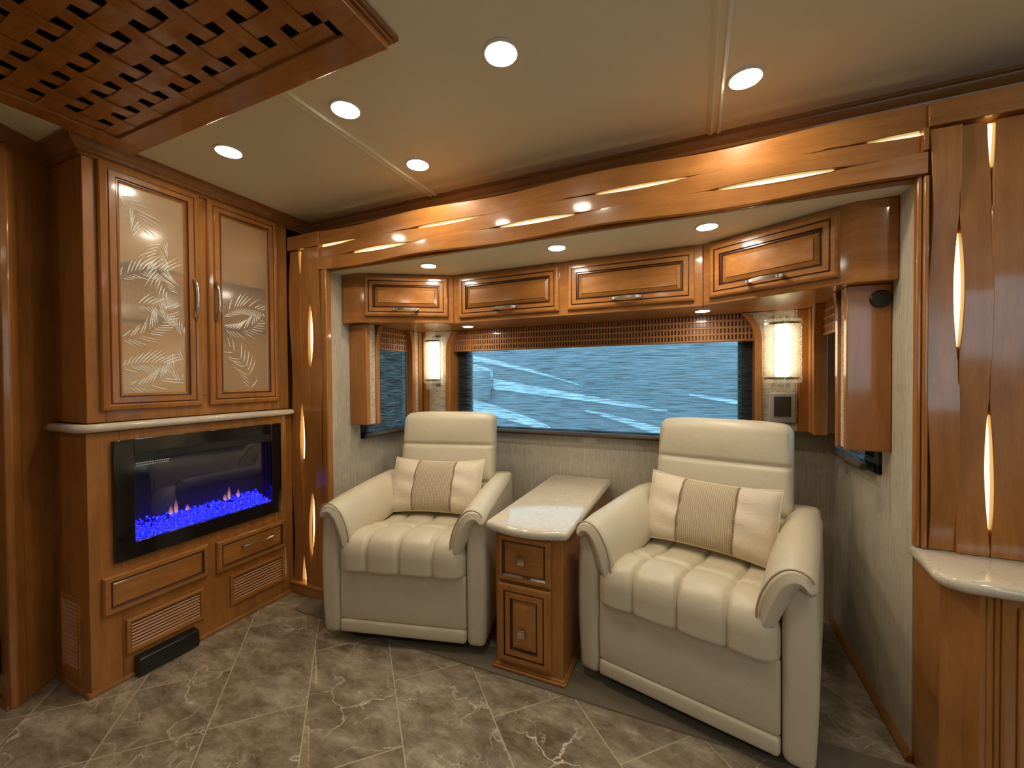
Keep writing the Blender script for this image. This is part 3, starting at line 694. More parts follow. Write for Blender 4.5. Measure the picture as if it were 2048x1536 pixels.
# ------------------------------------------------------------------ window cornices, shades, windows
def leg_poly(c0, c1, s_):
    """arched leg outline in (c, z); leans toward +s_ at the top"""
    P = []; zs = [.93 + (1.36 - .93) * i / 2 for i in range(3)] + [1.36 + (ZB - .002 - 1.36) * i / 10 for i in range(1, 11)]
    off = lambda z: s_ * .060 * max(0, (z - 1.36) / (ZB - 1.36)) ** 2.2
    return [(c0 + off(z), z) for z in zs] + [(c1 + off(z), z) for z in reversed(zs)]
def rattan(u0, u1, axis, d, sgn, parent, rows=4, z0=1.372, pitch=.0165, rh=.0335):
    """rows of small blocks between rails; axis 'x' (front -y) or 'y' (front +-x)"""
    mb = MB(); bk = MB(); dk = MB()
    def B(m_, a, b_, e, f, z_0, z_1):
        e_, f_ = d + sgn * e, d + sgn * f
        if axis == 'x': m_.box(a, b_, e_, f_, z_0, z_1)
        else: m_.box(e_, f_, a, b_, z_0, z_1)
    for r_ in range(rows):
        z = z0 + r_ * rh
        sec = [(.0, z - .004), (.010, z - .005), (.014, z - .001), (.014, z + .004), (.009, z + .008), (.0, z + .009)]
        if axis == 'x': mb.prism([(d + sgn * a, b_) for a, b_ in sec], u0, u1, 'x')
        else: mb.prism([(d + sgn * a, b_) for a, b_ in sec], u0, u1, 'y')
        n = int((u1 - u0) / pitch)
        for i in range(n):
            a = u0 + (u1 - u0) * (i + .12) / n
            B(mb, a, a + pitch * .50, .002, .0115, z + .007, z + rh - .003)
    B(dk, u0, u1, -.004, .002, z0 - .002, z0 + rows * rh)
    p = link('rattan_valance', mb, 'wood_mid', parent, world=True, smooth=30)
    MATS[p.name] = MATS[parent.name]
    link('valance_backing', dk, 'glaze', p, world=True)
YF = .700
CB = thing('window_cornice', 'wood and linen surround with rattan valance framing the wide rear window', 'window surround', (1.475, .75, .93))
for x0, x1, s_ in ((.576, .608, 1), (2.340, 2.372, -1)):
    link('arched_leg', MB().prism(leg_poly(x0, x1, s_), YF - .012, YW - .001, 'y'), 'wood_z', CB, bevel=.003, world=True)
for x0, x1 in ((.440, .575), (2.373, 2.515)):
    link('linen_panel', MB().box(x0, x1, YF, YW - .001, .932, ZB - .002), 'linen', CB, world=True)
# small linen corner above the arches
for x0, x1, s_ in ((.576, .608, 1), (2.340, 2.372, -1)):
    off = lambda z: s_ * .060 * max(0, (z - 1.36) / (ZB - 1.36)) ** 2.2
    e = x0 if s_ > 0 else x1; zs = [1.30 + (ZB - .003 - 1.30) * i / 10 for i in range(11)]
    link('linen_panel', MB().prism([(e + off(z) - s_ * .0005, z) for z in zs] + [(e - s_ * .0005, ZB - .003)], YF, YW - .002, 'y'), 'linen', CB, world=True)
for x0, x1 in ((.392, .438), (2.517, 2.560)):
    link('post', MB().box(x0, x1, YF - .004, YW - .001, .93, ZB - .001), 'wood_z', CB, bevel=.003, world=True)
rattan(.600, 2.348, 'x', .745, -1, CB, rows=4)
def side_cornice(right):
    nm = 'right' if right else 'left'
    t = thing('window_cornice', 'wood and linen surround with rattan valance on the %s alcove wall' % nm, 'window surround', (2.62 if right else .32, .45, .93))
    X = (lambda v: 2.939 - v) if right else (lambda v: v)
    mb = MB(); mb.box(X(XL + .001), X(.380), .180, .212, .93, ZB - .001); link('end_panel', mb, 'wood_z', t, bevel=.004, world=True)
    for a, b_ in ((.213, .2545), (.623, .660)):
        link('linen_panel', MB().box(X(XL + .09), X(.376), a, b_, .934, ZB - .002), 'linen', t, world=True)
    for a, b_, s_ in ((.255, .285, 1), (.590, .622, -1)):
        P = leg_poly(a, b_, s_ * .5); link('arched_leg', MB().prism(P, min(X(XL + .08), X(.386)), max(X(XL + .08), X(.386)), 'x'), 'wood_z', t, bevel=.003, world=True)
    link('post', MB().box(X(XL + .001), X(.384), .661, .712, .93, ZB - .001), 'wood_z', t, bevel=.003, world=True)
    rattan(.287, .588, 'y', X(.340), -1 if right else 1, t, rows=4)
    return t
side_cornice(False); side_cornice(True)
# shades: pleated woven cloth with a bottom rail
def shade(name_label, u0, u1, axis, d, sgn, z0=.846, z1=1.46):
    t = thing('roller_shade', name_label, 'window shade', ((u0 + u1) / 2, d, z0) if axis == 'x' else (d, (u0 + u1) / 2, z0))
    mb = MB(); n = int((z1 - z0 - .02) / .020); rings = []
    for i in range(n + 1):
        z = z0 + .02 + (z1 - z0 - .02) * i / n; o_ = .0035 * (i % 2)
        rings.append([((u, d + sgn * o_, z) if axis == 'x' else (d + sgn * o_, u, z)) for u in (u0 + .004, u1 - .004)])
    mb.loft(rings, False); link('shade_cloth', mb, 'shade', t, world=True, smooth=5)
    sec = [(-.010, z0 - .004), (.014, z0 - .004), (.020, z0 + .006), (.016, z0 + .020), (-.006, z0 + .022)]
    mb = MB()
    if axis == 'x': mb.prism([(d + sgn * a, b_) for a, b_ in sec], u0, u1, 'x')
    else: mb.prism([(d + sgn * a, b_) for a, b_ in sec], u0, u1, 'y')
    link('bottom_rail', mb, 'rail', t, bevel=.002, world=True)
    mb = MB()
    if axis == 'x': mb.box(u0, u1, d - .012, d + .012, z1, z1 + .035)
    else: mb.box(d - .012, d + .012, u0, u1, z1, z1 + .035)
    link('head_rail', mb, 'rail', t, world=True)
shade('wide woven shade lowered over the rear window', .56, 2.385, 'x', .785, -1)
shade('narrow woven shade on the left alcove wall', .262, .640, 'y', .290, 1)
shade('narrow woven shade on the right alcove wall', .300, .655, 'y', 2.650, -1)
def win(k, axis, u0, u1, z0, z1, d, out):
    mb = MB(); f = .014
    def B(m_, a, b_, z_0, z_1, e, g):
        if axis == 'x': m_.box(a, b_, d + out * e, d + out * g, z_0, z_1)
        else: m_.box(d + out * e, d + out * g, a, b_, z_0, z_1)
    fl = .13 if k == 1 else .02
    B(mb, u0 - fl, u0 + .012, z0 - .03, z1 + .02, -f, .02); B(mb, u1 - .012, u1 + fl, z0 - .03, z1 + .02, -f, .02); B(mb, u0 - .02, u1 + .02, z0 - .03, z0 + .012, -f, .02); B(mb, u0 - .02, u1 + .02, z1 - .012, z1 + .02, -f, .02)
    t = thing('window_%d' % k, ('wide rear', 'narrow left', 'narrow right')[k - 1] + ' alcove window in a black frame', 'window', ((u0 + u1) / 2, d, z0) if axis == 'x' else (d, (u0 + u1) / 2, z0), kind='structure')
    link('window_frame', mb, 'black', t, bevel=.006, world=True)
    mb = MB(); B(mb, u0, u1, z0, z1, .022, .026); link('glass_pane', mb, 'pane', t, world=True)
win(1, 'x', WX0, WX1, WZ0, WZ1, YW, 1); win(2, 'y', SY0, SY1, WZ0, WZ1, XL, -1); win(3, 'y', SY0, SY1, WZ0, WZ1, XR, 1)

# ------------------------------------------------------------------ lights
def downlight(loc, r, label, group, first=None):
    if first is None:
        t = thing('ceiling_downlight', label, 'ceiling light', loc, group=group)
        mb = MB(); mb.disc_lathe([(r * 1.22, 0), (r * 1.20, -.003), (r * 1.04, -.005), (r * 1.0, -.002), (r * 1.0, .0)], (0, 0, 0), 'z', 40); link('trim_ring', mb, 'white', t)
        mb = MB(); mb.disc_lathe([(r * .998, -.0004), (r * .9, -.0035), (r * .5, -.0060), (.0001, -.0068)], (0, 0, 0), 'z', 40); link('lens', mb, 'lens', t)
        return t
    return dup(first, loc, None, label)
first = None
for x, y, lb in ((.384, -.560, 'main ceiling downlight nearest the glass-door cabinet'), (1.002, -.560, 'main ceiling downlight between the two seam strips, row nearer the lattice'), (1.580, -.560, 'largest main ceiling downlight at the top middle of the photo'),
                 (1.002, -.165, 'main ceiling downlight nearest the left half of the woven header'), (2.216, -.165, 'main ceiling downlight right of the right seam strip'),
                 (2.9, -1.0, 'added fill downlight out of view to the right'), (3.6, -.6, 'added fill downlight out of view at the far right'), (3.2, -2.2, 'added fill downlight unseen behind the camera to the right'), (1.75, -2.2, 'added fill downlight unseen behind the camera'), (0.0, -2.2, 'added fill downlight unseen behind the camera to the left')):  # these unseen downlights are added for fill light and reflections
    t = downlight((x, y, H - .0005), .043, lb, 'main ceiling downlights', first); first = first or t
f2 = None
for x, lb in ((.817, 'left'), (1.509, 'middle'), (2.118, 'right')):
    t = downlight((x, .168, HS - .0005), .036, 'small alcove downlight, %s of the three over the cabinets' % lb, 'alcove ceiling downlights', f2); f2 = f2 or t
f3 = None
for x, lb in ((.833, 'left'), (2.107, 'right')):
    t = downlight((x, .540, ZB - .0005), .030, 'puck light under the overhead cabinets at the %s end' % lb, 'puck lights under the cabinets', f3); f3 = f3 or t
def sconce(x, lb):
    t = thing('wall_sconce', lb, 'wall lamp', (x, YF, 1.31), group='glass sconces beside the rear window')
    z0, z1 = 1.175, 1.455
    link('back_plate', MB().box(-.030, .030, -.008, -.0005, -.16, .16), 'nickel', t)
    mb = MB(); mb.rbox(-.031, .031, -.052, -.012, -.120, .125, .014, (6, 4, 6)); link('diffuser', mb, 'sconce_glow', t)
    def curved(hw, za, zb_, bulge, th=.003, ybase=-.040, n=12):
        m_ = MB(); rings = []
        for i in range(n + 1):
            u = -1 + 2 * i / n; y = ybase - bulge * (1 - u * u)
            rings.append([(hw * u, y, za), (hw * u, y - th, za), (hw * u, y - th, zb_), (hw * u, y, zb_)])
        return m_.loft(rings, True, True, True)
    link('seeded_glass', curved(.074, -.150, .148, .030), 'seeded', t)
    link('glass_tongue', curved(.038, -.190, .188, .010, ybase=-.066), 'seeded', t)
    for z in (-.128, .128):
        link('metal_band', curved(.077, z - .005, z + .005, .030, .0045, -.0415), 'nickel', t)
    return t
sconce(.498, 'glass wall sconce left of the wide rear window'); sconce(2.450, 'glass wall sconce right of the wide rear window')

T = thing('control_panel', 'grey wall control panel with dark screen under the right sconce', 'control panel', (2.452, YF, 1.045))
link('housing', MB().rbox(-.055, .055, -.014, -.0005, -.075, .068, .006, (6, 3, 6)), 'grey_plate', T)
link('display', MB().box(-.034, .034, -.0165, -.013, -.045, .050), 'screen', T)
T = thing('speaker', 'small black round speaker on the right window surround', 'speaker', (2.652, .180, 1.452))
link('grille', MB().disc_lathe([(.030, -.0003), (.030, -.004), (.026, -.007), (.012, -.0035), (.0002, -.0035)], (0, 0, 0), 'y', 28), 'black', T)
T = thing('notice_sticker', 'small clear printed sticker on the wallpaper under the rear window', 'sticker', (1.497, YW, .822))
link('label_film', MB().box(-.042, .042, -.0012, -.0003, -.019, .019), simple('sticker_film', (0.60, 0.54, 0.42), 0.4), T)
mb = MB()
mb.frame((-.042, -.0013, -.019), (1, 0, 0), (0, 0, 1), (0, -1, 0), .084, .038, [(0, 0), (0, .0004), (.0018, .0004), (.0018, 0)], None, False)
for r_ in range(3):
    xx = -.030
    while xx < .026:
        l_ = random.uniform(.004, .010); mb.box(xx, xx + l_, -.0017, -.0012, .008 - .009 * r_, .0105 - .009 * r_); xx += l_ + .003
link('printed_lines', mb, 'white', T)

# ------------------------------------------------------------------ lattice ceiling panel
LP = thing('lattice_ceiling_panel', 'large woven wood lattice panel hanging under the ceiling at the top left', 'ceiling panel', (.71, -1.5, 2.06))
PX0, PX1, PY0, PY1, PZ = .092, 1.335, -2.30, -.737, 2.062
mb = MB()
ix0, ix1, iy0, iy1 = .172, 1.262, -2.22, -.818
for a in ((PX0, ix0, PY0, PY1), (ix1, PX1, PY0, PY1), (ix0, ix1, iy1, PY1), (ix0, ix1, PY0, iy0)): mb.box(*a, PZ, PZ + .018)
link('frame', mb, 'wood_x', LP, bevel=.002, world=True)
mb = MB(); mb.box(PX0 + .006, PX1 + .012, PY0, PY1 + .010, PZ + .0185, PZ + .026).box(PX0 + .002, PX1 + .020, PY0, PY1 + .018, PZ + .0265, H - .001)
mb = MB()
for a in ((PX0 + .004, ix0, PY0, PY1 - .004), (ix1, PX1 + .010, PY0, PY1 + .008), (ix0, ix1, iy1, PY1 + .008)): mb.box(*a, PZ + .0182, PZ + .026)
for a in ((PX0 + .010, ix0, PY0, PY1 - .004), (ix1, PX1 + .020, PY0, PY1 + .018), (ix0, ix1, iy1, PY1 + .018)): mb.box(*a, PZ + .0262, H - .0008)
link('stepped_moulding', mb, 'trim', LP, bevel=.002, world=True)
link('dark_backing', MB().box(ix0, ix1, iy0, iy1, PZ + .030, PZ + .034), simple('black_cloth', (.006, .006, .005), .9), LP, world=True)
mb = MB(); P_ = .0816; hx = [.242 + P_ * i for i in range(-1, 14)]; hy = [-.877 - P_ * i for i in range(-1, 18)]
xs = [h + P_ / 2 for h in hx]; ys = [h - P_ / 2 for h in hy]
def ribbon(mb, along, c, a0, a1, phase, half, n, wv=.0026):
    rings = []
    for i in range(n + 1):
        a = a0 + (a1 - a0) * i / n
        z = PZ + .0085 + wv * math.cos(PI * (a - phase) / P_)
        for_ = [(c - half, z), (c + half, z), (c + half, z + .003), (c - half, z + .003)]
        rings.append([((cc, a, zz) if along == 'y' else (a, cc, zz)) for cc, zz in for_])
    mb.loft(rings, True, True, True, flip=(along == 'x'))
ribbon(mb, 'y', 1.2495, iy0, iy1, ys[0], .0115, 120, .0)
for i, x in enumerate(xs[:-1]):
    if x + .024 < ix1: ribbon(mb, 'y', x, iy0, iy1, ys[0] + P_ * (i % 2), .0235, 120)
link('lattice_strips_lengthwise', mb, 'wood_y', LP, world=True, smooth=60); mb = MB()
ribbon(mb, 'x', -.839, ix0, ix1, xs[0], .021, 90, .0)
for j, y in enumerate(ys):
    if y > -.86: continue
    if iy0 < y - .02 and y + .02 < iy1: ribbon(mb, 'x', y, ix0, ix1, xs[0] + P_ * ((j + 1) % 2), .0235, 90)
link('lattice_strips_crosswise', mb, 'wood_x', LP, world=True, smooth=60)

# ------------------------------------------------------------------ right counter
poly = [(2.672, .028), (2.664, -.05), (2.655, -.165)] + [(2.665, -.192), (2.70, -.212)] + [(3.6, -.212), (3.6, -.013), (2.708, -.013), (2.708, .0345), (2.70, .034)]
poly = [(3.6, .034), (2.690, .034), (2.673, .026), (2.667, -.06), (2.655, -.160), (2.664, -.190), (2.700, -.212), (2.80, -.215), (3.6, -.215)]
tag(link('stone_counter', bullnose(poly, .637, .673, .016), 'stone', smooth=50), 'cream stone counter top at the right edge under the wide woven pillar', 'counter')
BC = thing('base_cabinet', 'dark stained base cabinet under the right stone counter', 'cabinet', (3.1, -.1, 0))
mb = MB(); mb.prism([(2.686, .029), (2.686, -.120), (2.722, -.140), (2.742, -.172), (3.6, -.172), (3.6, .029)], 0, .636); link('cabinet_body', mb, 'wood_z', BC, world=True, smooth=9)
mb = MB()
for i, x in enumerate((2.758, 2.772, 2.784)): mb.tube([(x, -.173, .002), (x, -.173, .634)], .0045, 8)
link('reeded_trim', mb, 'wood_z', BC, world=True)
link('side_panel', MB().box(2.81, 3.5, -.180, -.1725, .03, .61), 'wood_z', BC, bevel=.003, world=True)

# ------------------------------------------------------------------ recliners
def smoothstep(a, b_, x):
    t = min(1, max(0, (x - a) / (b_ - a))); return t * t * (3 - 2 * t)
def make_chair():
    t = thing('recliner', 'cream leather recliner', 'armchair', (0, 0, 0), group='cream leather recliners')
    hw = .38
    # base
    mb = MB(); mb.rbox(-.27, .27, .05, .62, .004, .060, .01, (4, 4, 3)); link('base', mb, 'black', t)
    def cr(P, m_):
        out = []; n_ = len(P)
        for i in range(n_ - 1):
            p0, p1, p2, p3 = P[max(i - 1, 0)], P[i], P[i + 1], P[min(i + 2, n_ - 1)]
            for k in range(m_):
                u = k / m_; out.append(tuple(.5 * (2 * b2 + (c2 - a2) * u + (2 * a2 - 5 * b2 + 4 * c2 - d2) * u * u + (3 * b2 - a2 - 3 * c2 + d2) * u ** 3) for a2, b2, c2, d2 in zip(p0, p1, p2, p3)))
        return out + [tuple(P[-1])]
    for s_ in (-1, 1):
        def fn(p):
            u = (p.z - .04) / .58
            b_ = .010 * math.sin(PI * min(1, max(0, u))) * (1 if s_ * p.x > .34 else 0)
            return (p.x + s_ * b_, p.y - .006 * math.sin(PI * u), p.z)
        mb = MB(); mb.rbox(*sorted((s_ * .296, s_ * .378)), .0, .70, .040, .607, .026, (9, 16, 16), fn)
        link('side_panel', mb, 'leather', t, smooth=60)
        # draped arm pad
        med = cr([(.366, .594, .019), (.350, .612, .024), (.324, .612, .030), (.298, .585, .034), (.277, .540, .036), (.262, .492, .033), (.256, .465, .026)], 3)
        def section(y, k, dz):
            out = []; L_ = len(med); inn = []
            for i, (x, z, r_) in enumerate(med):
                x0, z0 = med[max(0, i - 1)][:2]; x1, z1 = med[min(L_ - 1, i + 1)][:2]
                d = Vector((x1 - x0, z1 - z0)).normalized(); nn = Vector((-d.y, d.x))  # outward / up-inward
                rr = r_ * k
                out.append((x - nn.x * rr, z - nn.y * rr)); inn.append((x + nn.x * rr, z + nn.y * rr))
            def tip(m0, m1, k_):
                d = Vector((m0[0] - m1[0], m0[1] - m1[1])).normalized(); nn = Vector((-d.y, d.x)); rr = m0[2] * k
                return [(m0[0] + (d.x * math.sin(a) + nn.x * math.cos(a)) * rr, m0[1] + (d.y * math.sin(a) + nn.y * math.cos(a)) * rr) for a in (PI * .25, PI * .5, PI * .75)]
            t0 = tip(med[0], med[1], 0); t1 = tip(med[-1], med[-2], 0)
            loop = t0 + inn + t1 + out[::-1]
            if (Vector(t0[0]) - Vector(inn[0])).length > (Vector(t0[-1]) - Vector(inn[0])).length: pass
            else: loop = t0[::-1] + inn + t1[::-1] + out[::-1]
            return [(s_ * x, y, z + dz) for x, z in loop]
        rings = []; ny = 34
        for i in range(ny + 1):
            v = i / ny; y = -.032 + (.64 + .032) * v
            e = min(1, (y + .032) / .030); k = math.sqrt(max(0.0, 1 - (1 - e) ** 2)) * .94 + .06
            e2 = min(1, (.64 - y) / .05); k *= math.sqrt(max(0, 1 - (1 - e2) ** 2)) * .9 + .1
            dz = .012 * smoothstep(.0, .5, y) - .010 * (1 - smoothstep(-.03, .10, y)) + .0012 * math.sin(y * 260) * (1 - smoothstep(-.02, .05, y))
            rings.append(section(y, k * (1 + .05 * math.sin(PI * v)), dz))
        mb = MB(); mb.loft(rings, True, True, True, flip=(s_ < 0)); link('arm_pad', mb, 'leather', t, smooth=70)
        # piping along the front of the arm pad
        pts = [(s_ * (x + .0), -.0325, z - .008) for x, z, r_ in med]
        pts = [(s_ * (med[i][0] + .82 * med[i][2] * dn[0]), -.024, med[i][1] + .82 * med[i][2] * dn[1]) for i, dn in [(i, (lambda d: (-(-d.y), -d.x))(Vector((med[min(i + 1, len(med) - 1)][0] - med[max(i - 1, 0)][0], med[min(i + 1, len(med) - 1)][1] - med[max(i - 1, 0)][1])).normalized())) for i in range(1, len(med))]]
        mb = MB(); mb.tube(pts, .0032, 6); link('piping', mb, 'stitch', t)
    # seat with channels
    seams = (-.152, 0, .152)
    def seatfn(p):
        x, y, z = p
        if z < .40: z = .40 - (.40 - z) * .36
        g = 0
        for s0 in seams: g += math.exp(-((x - s0) / .0075) ** 2)
        edge = 1 - abs(x) / .30
        top = smoothstep(.42, .47, z); frt = 1 - smoothstep(.0, .06, y)
        # puffy channels
        puff = .008 * abs(math.cos(PI * x / .152 / 2 + 0 * PI)) if False else 0
        w_ = abs(math.sin(PI * (x + .152) / .152)) ** .6 if abs(x) < .29 else 0.3
        nz = .008 * w_ * top; ny_ = -.010 * w_ * frt
        nz -= .011 * g * top; ny_ += .012 * g * frt
        # crease between front roll and seat
        c = math.exp(-((y - .165) / .012) ** 2) * top
        nz -= .014 * c
        roll = math.exp(-((y - .06) / .09) ** 2) * top * .016
        nz += roll - .034 * smoothstep(.16, .36, y) * top
        nz -= .012 * (abs(x) / .30) ** 3 * top
        return (x, y + ny_, z + nz)
    mb = MB(); mb.rbox(-.296, .296, -.028, .56, .205, .480, .062, (76, 40, 20), seatfn); link('seat', mb, 'leather', t, smooth=80)
    def legfn(p):
        return (p.x, p.y - .006 * math.sin(PI * (p.z - .11) / .22) * (1 if p.y < .02 else 0), p.z)
    mb = MB(); mb.rbox(-.294, .294, .002, .06, .110, .345, .012, (12, 4, 12), legfn); link('footrest', mb, 'leather', t, smooth=60)
    mb = MB(); mb.rbox(-.294, .294, -.006, .06, .052, .112, .014, (12, 4, 6)); link('front_rail', mb, 'leather', t, smooth=60)
    # back
    def backfn(p):
        x, y, z = p
        f = 1 if y < .66 else 0
        c = math.exp(-((z - .805) / .009) ** 2) + .8 * math.exp(-((z - .60) / .009) ** 2)
        wv = .010 * math.sin(PI * min(1, max(0, (z - .805) / .18))) if z > .805 else .008 * math.sin(PI * min(1, max(0, (z - .60) / .205)))
        edge = (abs(x) / .285) ** 4
        yy = y + f * (.012 * c - wv * (1 - edge)) + (z - .62) * .20
        zz = z - .014 * (abs(x) / .285) ** 4 * smoothstep(.9, .985, z)
        return (x * (1 - .012 * smoothstep(.7, 1.0, z)), yy, zz)
    mb = MB(); mb.rbox(-.285, .285, .590, .700, .43, .990, .038, (16, 7, 70), backfn); link('backrest', mb, 'leather', t, smooth=80)
    mb = MB(); mb.rbox(-.375, .375, .615, .715, .06, .640, .025, (10, 5, 12), lambda p: (p.x, p.y + .05 * (p.z - .35), p.z)); link('rear_shell', mb, 'leather', t, smooth=60)
    # stitched seams
    mb = MB()
    for s0 in seams:
        pts = []
        for i in range(14):
            a = i / 13 * PI / 2; pts.append((s0, -.022 + .07 * (1 - math.sin(a)) * 0, 0))
        pts = [(s0, -.022, .335), (s0, -.024, .37), (s0, -.020, .405)] + [(s0, .042 - .062 * math.cos(a), .410 + .062 * math.sin(a)) for a in [i * PI / 2 / 8 for i in range(1, 9)]] + [(s0, .08, .479), (s0, .15, .472)]
        mb.tube(pts, .0012, 5)
    return t
ch = make_chair()
def place_chair(t, fl, th, label):
    a = math.radians(th); t.location = (fl[0] + .38 * math.cos(a), fl[1] + .38 * math.sin(a), 0.0); t.rotation_euler = (0, 0, a); t['label'] = label
place_chair(ch, (.524, -.262), 14, 'cream leather recliner nearest the fireplace, left of the side table')
ch2 = dup(ch, (0, 0, 0)); place_chair(ch2, (1.652, -.024), -14, 'cream leather recliner right of the side table, closest to the camera')

def make_pillow():
    t = thing('lumbar_pillow', 'pillow', 'pillow', (0, 0, 0), group='cream lumbar pillows on the recliners')
    W_, Hh, TH = .262, .150, .062
    def P(u, v, side, extra=0.0):
        uu = u * W_ * (1 - .035 * (1 - v * v) * (abs(u) ** 3)) ; vv = v * Hh * (1 - .10 * (1 - u * u * .9) * abs(v) ** 3 + .05 * abs(u) ** 4)
        th = TH * ((1 - abs(u) ** 3.2) ** .6) * ((1 - abs(v) ** 2.6) ** .62)
        th += .0035 * math.sin(v * 9 + u * 4) * (abs(u) > .40) * (1 - u * u) * (1 - v * v) * 2
        pinch = .004 * (math.exp(-((abs(u) - .40) / .03) ** 2)); th = max(0, th - pinch)
        return (uu, side * (th + extra), vv)
    def surf(u0, u1, side, extra, nu, nv):
        m_ = MB(); idx = [[None] * (nv + 1) for _ in range(nu + 1)]; vs = []
        for i in range(nu + 1):
            for j in range(nv + 1):
                idx[i][j] = len(vs); vs.append(P(u0 + (u1 - u0) * i / nu, -1 + 2 * j / nv, side, extra))
        fs = []
        for i in range(nu):
            for j in range(nv):
                f = (idx[i][j], idx[i + 1][j], idx[i + 1][j + 1], idx[i][j + 1]); fs.append(f if side < 0 else f[::-1])
        m_.add(vs, fs); return m_
    mb = surf(-1, 1, -1, 0, 48, 28); q = surf(-1, 1, 1, 0, 48, 28); mb.add(q.v, q.f)
    link('cover', mb, 'pillow', t, smooth=80)
    link('woven_centre_panel', surf(-.40, .40, -1, .0012, 28, 28), 'cord', t, smooth=80)
    mb = MB()
    for u in (-.41, .41):
        for ph in (0, PI):
            pts = []
            for j in range(90):
                v = -.985 + 1.97 * j / 89; x, y, z = P(u, v, -1, .002); a = j * 1.1 + ph
                pts.append((x + .0028 * math.cos(a), y + .0028 * math.sin(a), z))
            mb.tube(pts, .0026, 5)
        link('braid_trim', mb, 'braid', t, smooth=80); mb = MB()
    pts = []
    for k in range(4):
        for i in range(20):
            s_ = -1 + 2 * i / 20; u, v = ((s_, -1), (1, s_), (-s_, 1), (-1, -s_))[k]; pts.append(P(u * .998, v * .998, 1, 0))
    pts.append(pts[0]); mb = MB(); mb.tube([(x, 0, z) for x, y, z in pts], .0045, 7, False); link('piping', mb, 'pillow', t, smooth=80)
    return t
pw = make_pillow()
def place_pillow(t, chair, x, y, z, label, roll=0.0, tilt=-28):
    a = chair.rotation_euler.z
    mt = chair.matrix_basis @ Matrix.Translation((x, y, z)) @ Matrix.Rotation(math.radians(tilt), 4, 'X') @ Matrix.Rotation(roll, 4, 'Y')
    t.matrix_basis = mt; t['label'] = label
place_pillow(pw, ch, -.012, .475, .600, 'cream lumbar pillow with woven centre on the recliner nearest the fireplace', 0.0)
pw2 = dup(pw, (0, 0, 0)); place_pillow(pw2, ch2, -.005, .450, .603, 'cream lumbar pillow with ribbed centre on the recliner right of the side table', 0.03)

# ------------------------------------------------------------------ side table
ST = thing('side_table', 'slim maple side table cabinet with stone top between the two recliners', 'side table', (1.46, .35, 0))
mb = MB(); mb.box(1.325, 1.610, -.100, .780, .024, .566); link('cabinet_body', mb, 'wood_z', ST, bevel=.003, world=True)
mb = MB(); mb.box(1.312, 1.623, -.116, .785, .007, .018).box(1.318, 1.617, -.109, .782, .018, .026); link('plinth', mb, 'wood_x', ST, bevel=.004, world=True)
poly = [(1.635, -.085)] + [(1.635 - .356 * i / 10, -.105 - .045 * math.sin(PI * i / 10)) for i in range(0, 11)] + [(1.279, -.085), (1.279, .790), (1.635, .790)]
poly = [(1.279, -.09)] + [(1.285 + .344 * i / 12, -.112 - .040 * math.sin(PI * i / 12)) for i in range(13)] + [(1.635, -.09), (1.635, .795), (1.279, .795)]
link('stone_top', bullnose(poly, .567, .603, .014), 'stone', ST, world=True, smooth=50)
d = link('drawer', MB().frame((1.340, -.1003, .376), (1, 0, 0), (0, 0, 1), (0, -1, 0), .225, .183, [(0, 0), (0, .010), (.005, .017), (.020, .018), (.026, .010), (.030, .010), (.034, .011)], [0, 0, 0, 1, 1, 0]), ['wood_x', 'glaze'], ST, world=True, smooth=9); MATS[d.name] = MATS[ST.name]
def knob(x, z, parent):
    mb = MB(); mb.disc_lathe([(.010, 0), (.006, -.004), (.006, -.014)], (x, -.110, z), 'y', 14); mb.rbox(x - .0155, x + .0155, -.134, -.122, z - .0165, z + .0165, .003, (4, 3, 4)); link('knob', mb, 'nickel', parent, world=True)
knob(1.447, .470, d)
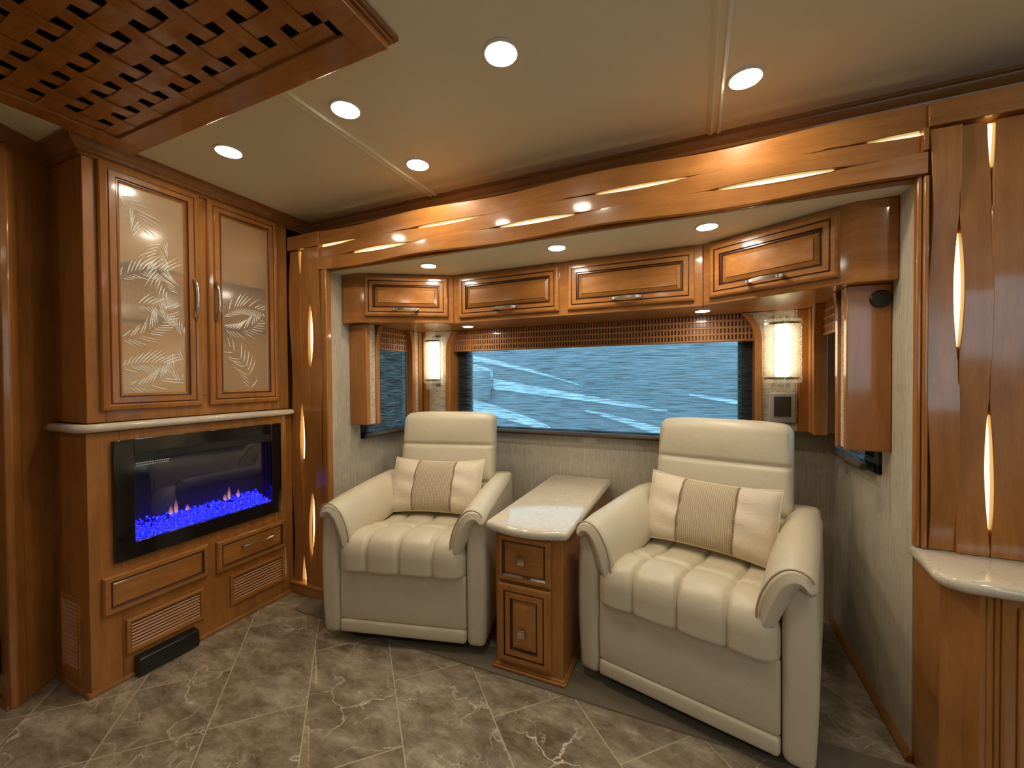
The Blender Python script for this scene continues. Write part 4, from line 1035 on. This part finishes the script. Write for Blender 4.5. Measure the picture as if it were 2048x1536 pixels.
d = link('door', MB().frame((1.340, -.1003, .045), (1, 0, 0), (0, 0, 1), (0, -1, 0), .225, .318, [(0, 0), (0, .010), (.004, .016), (.010, .018), (.026, .018), (.028, .013), (.032, .013), (.034, .018), (.054, .018), (.057, .009), (.062, .009), (.066, .012), (.082, .016), (.084, .017)], [0, 0, 0, 0, 1, 1, 0, 0, 1, 1, 0, 0, 0]), ['wood_z', 'glaze'], ST, world=True, smooth=9); MATS[d.name] = MATS[ST.name]
knob(1.447, .180, d)

# ------------------------------------------------------------------ outside: parked coach and ground
OG = link('ground_outside', MB().box(-8, 11, 1.0, 14, -1.25, -1.2), 'ground'); tag(OG, 'pale concrete lot outside the windows', 'ground'); OG['kind'] = 'structure'
OCo = thing('parked_coach', 'blue-grey motor coach with pale swooshes parked outside the rear window', 'vehicle', (1.0, 4.0, -1.2))
link('body', MB().rbox(-5, 7.5, 3.2, 5.6, -.8, 1.95, .12, (8, 6, 6)), 'paint_blue', OCo, world=True)
def swoosh(p0, p1, p2, w0, w1, y=3.19):
    mb = MB(); rings = []
    for i in range(21):
        t = i / 20; a = Vector(p0) * (1 - t) ** 2 + Vector(p1) * 2 * t * (1 - t) + Vector(p2) * t * t
        ww = w0 * (1 - t) + w1 * t
        rings.append([(a.x, y - .004, a.y - ww), (a.x, y + .012, a.y - ww), (a.x, y + .012, a.y + ww), (a.x, y - .004, a.y + ww)])
    return mb.loft(rings, True, True, True)
link('swoosh_stripe', swoosh((-0.94, 1.5), (-0.15, 1.41), (0.86, 1.09), 0.045, 0.004), 'paint_light', OCo, world=True)
link('swoosh_stripe', swoosh((-0.78, 1.25), (-0.52, 1.24), (-0.33, 1.17), 0.16, 0.12), 'paint_light', OCo, world=True)
link('swoosh_stripe', swoosh((-0.34, 1.12), (0.7, 0.98), (1.8, 0.82), 0.07, 0.012), 'paint_light', OCo, world=True)
link('swoosh_stripe', swoosh((-0.79, 0.87), (-0.16, 0.75), (0.45, 0.56), 0.09, 0.04), 'paint_light', OCo, world=True)
link('swoosh_stripe', swoosh((0.89, 0.8), (1.29, 0.73), (1.77, 0.57), 0.01, 0.05), 'paint_light', OCo, world=True)
link('swoosh_stripe', swoosh((2.02, 1.0), (2.36, 0.95), (2.72, 0.88), 0.01, 0.03), 'paint_light', OCo, world=True)
link('mirror', MB().rbox(-0.61, -0.34, 3.08, 3.18, 0.91, 1.29, .05, (6, 4, 6)), 'paint_blue', OCo, world=True)
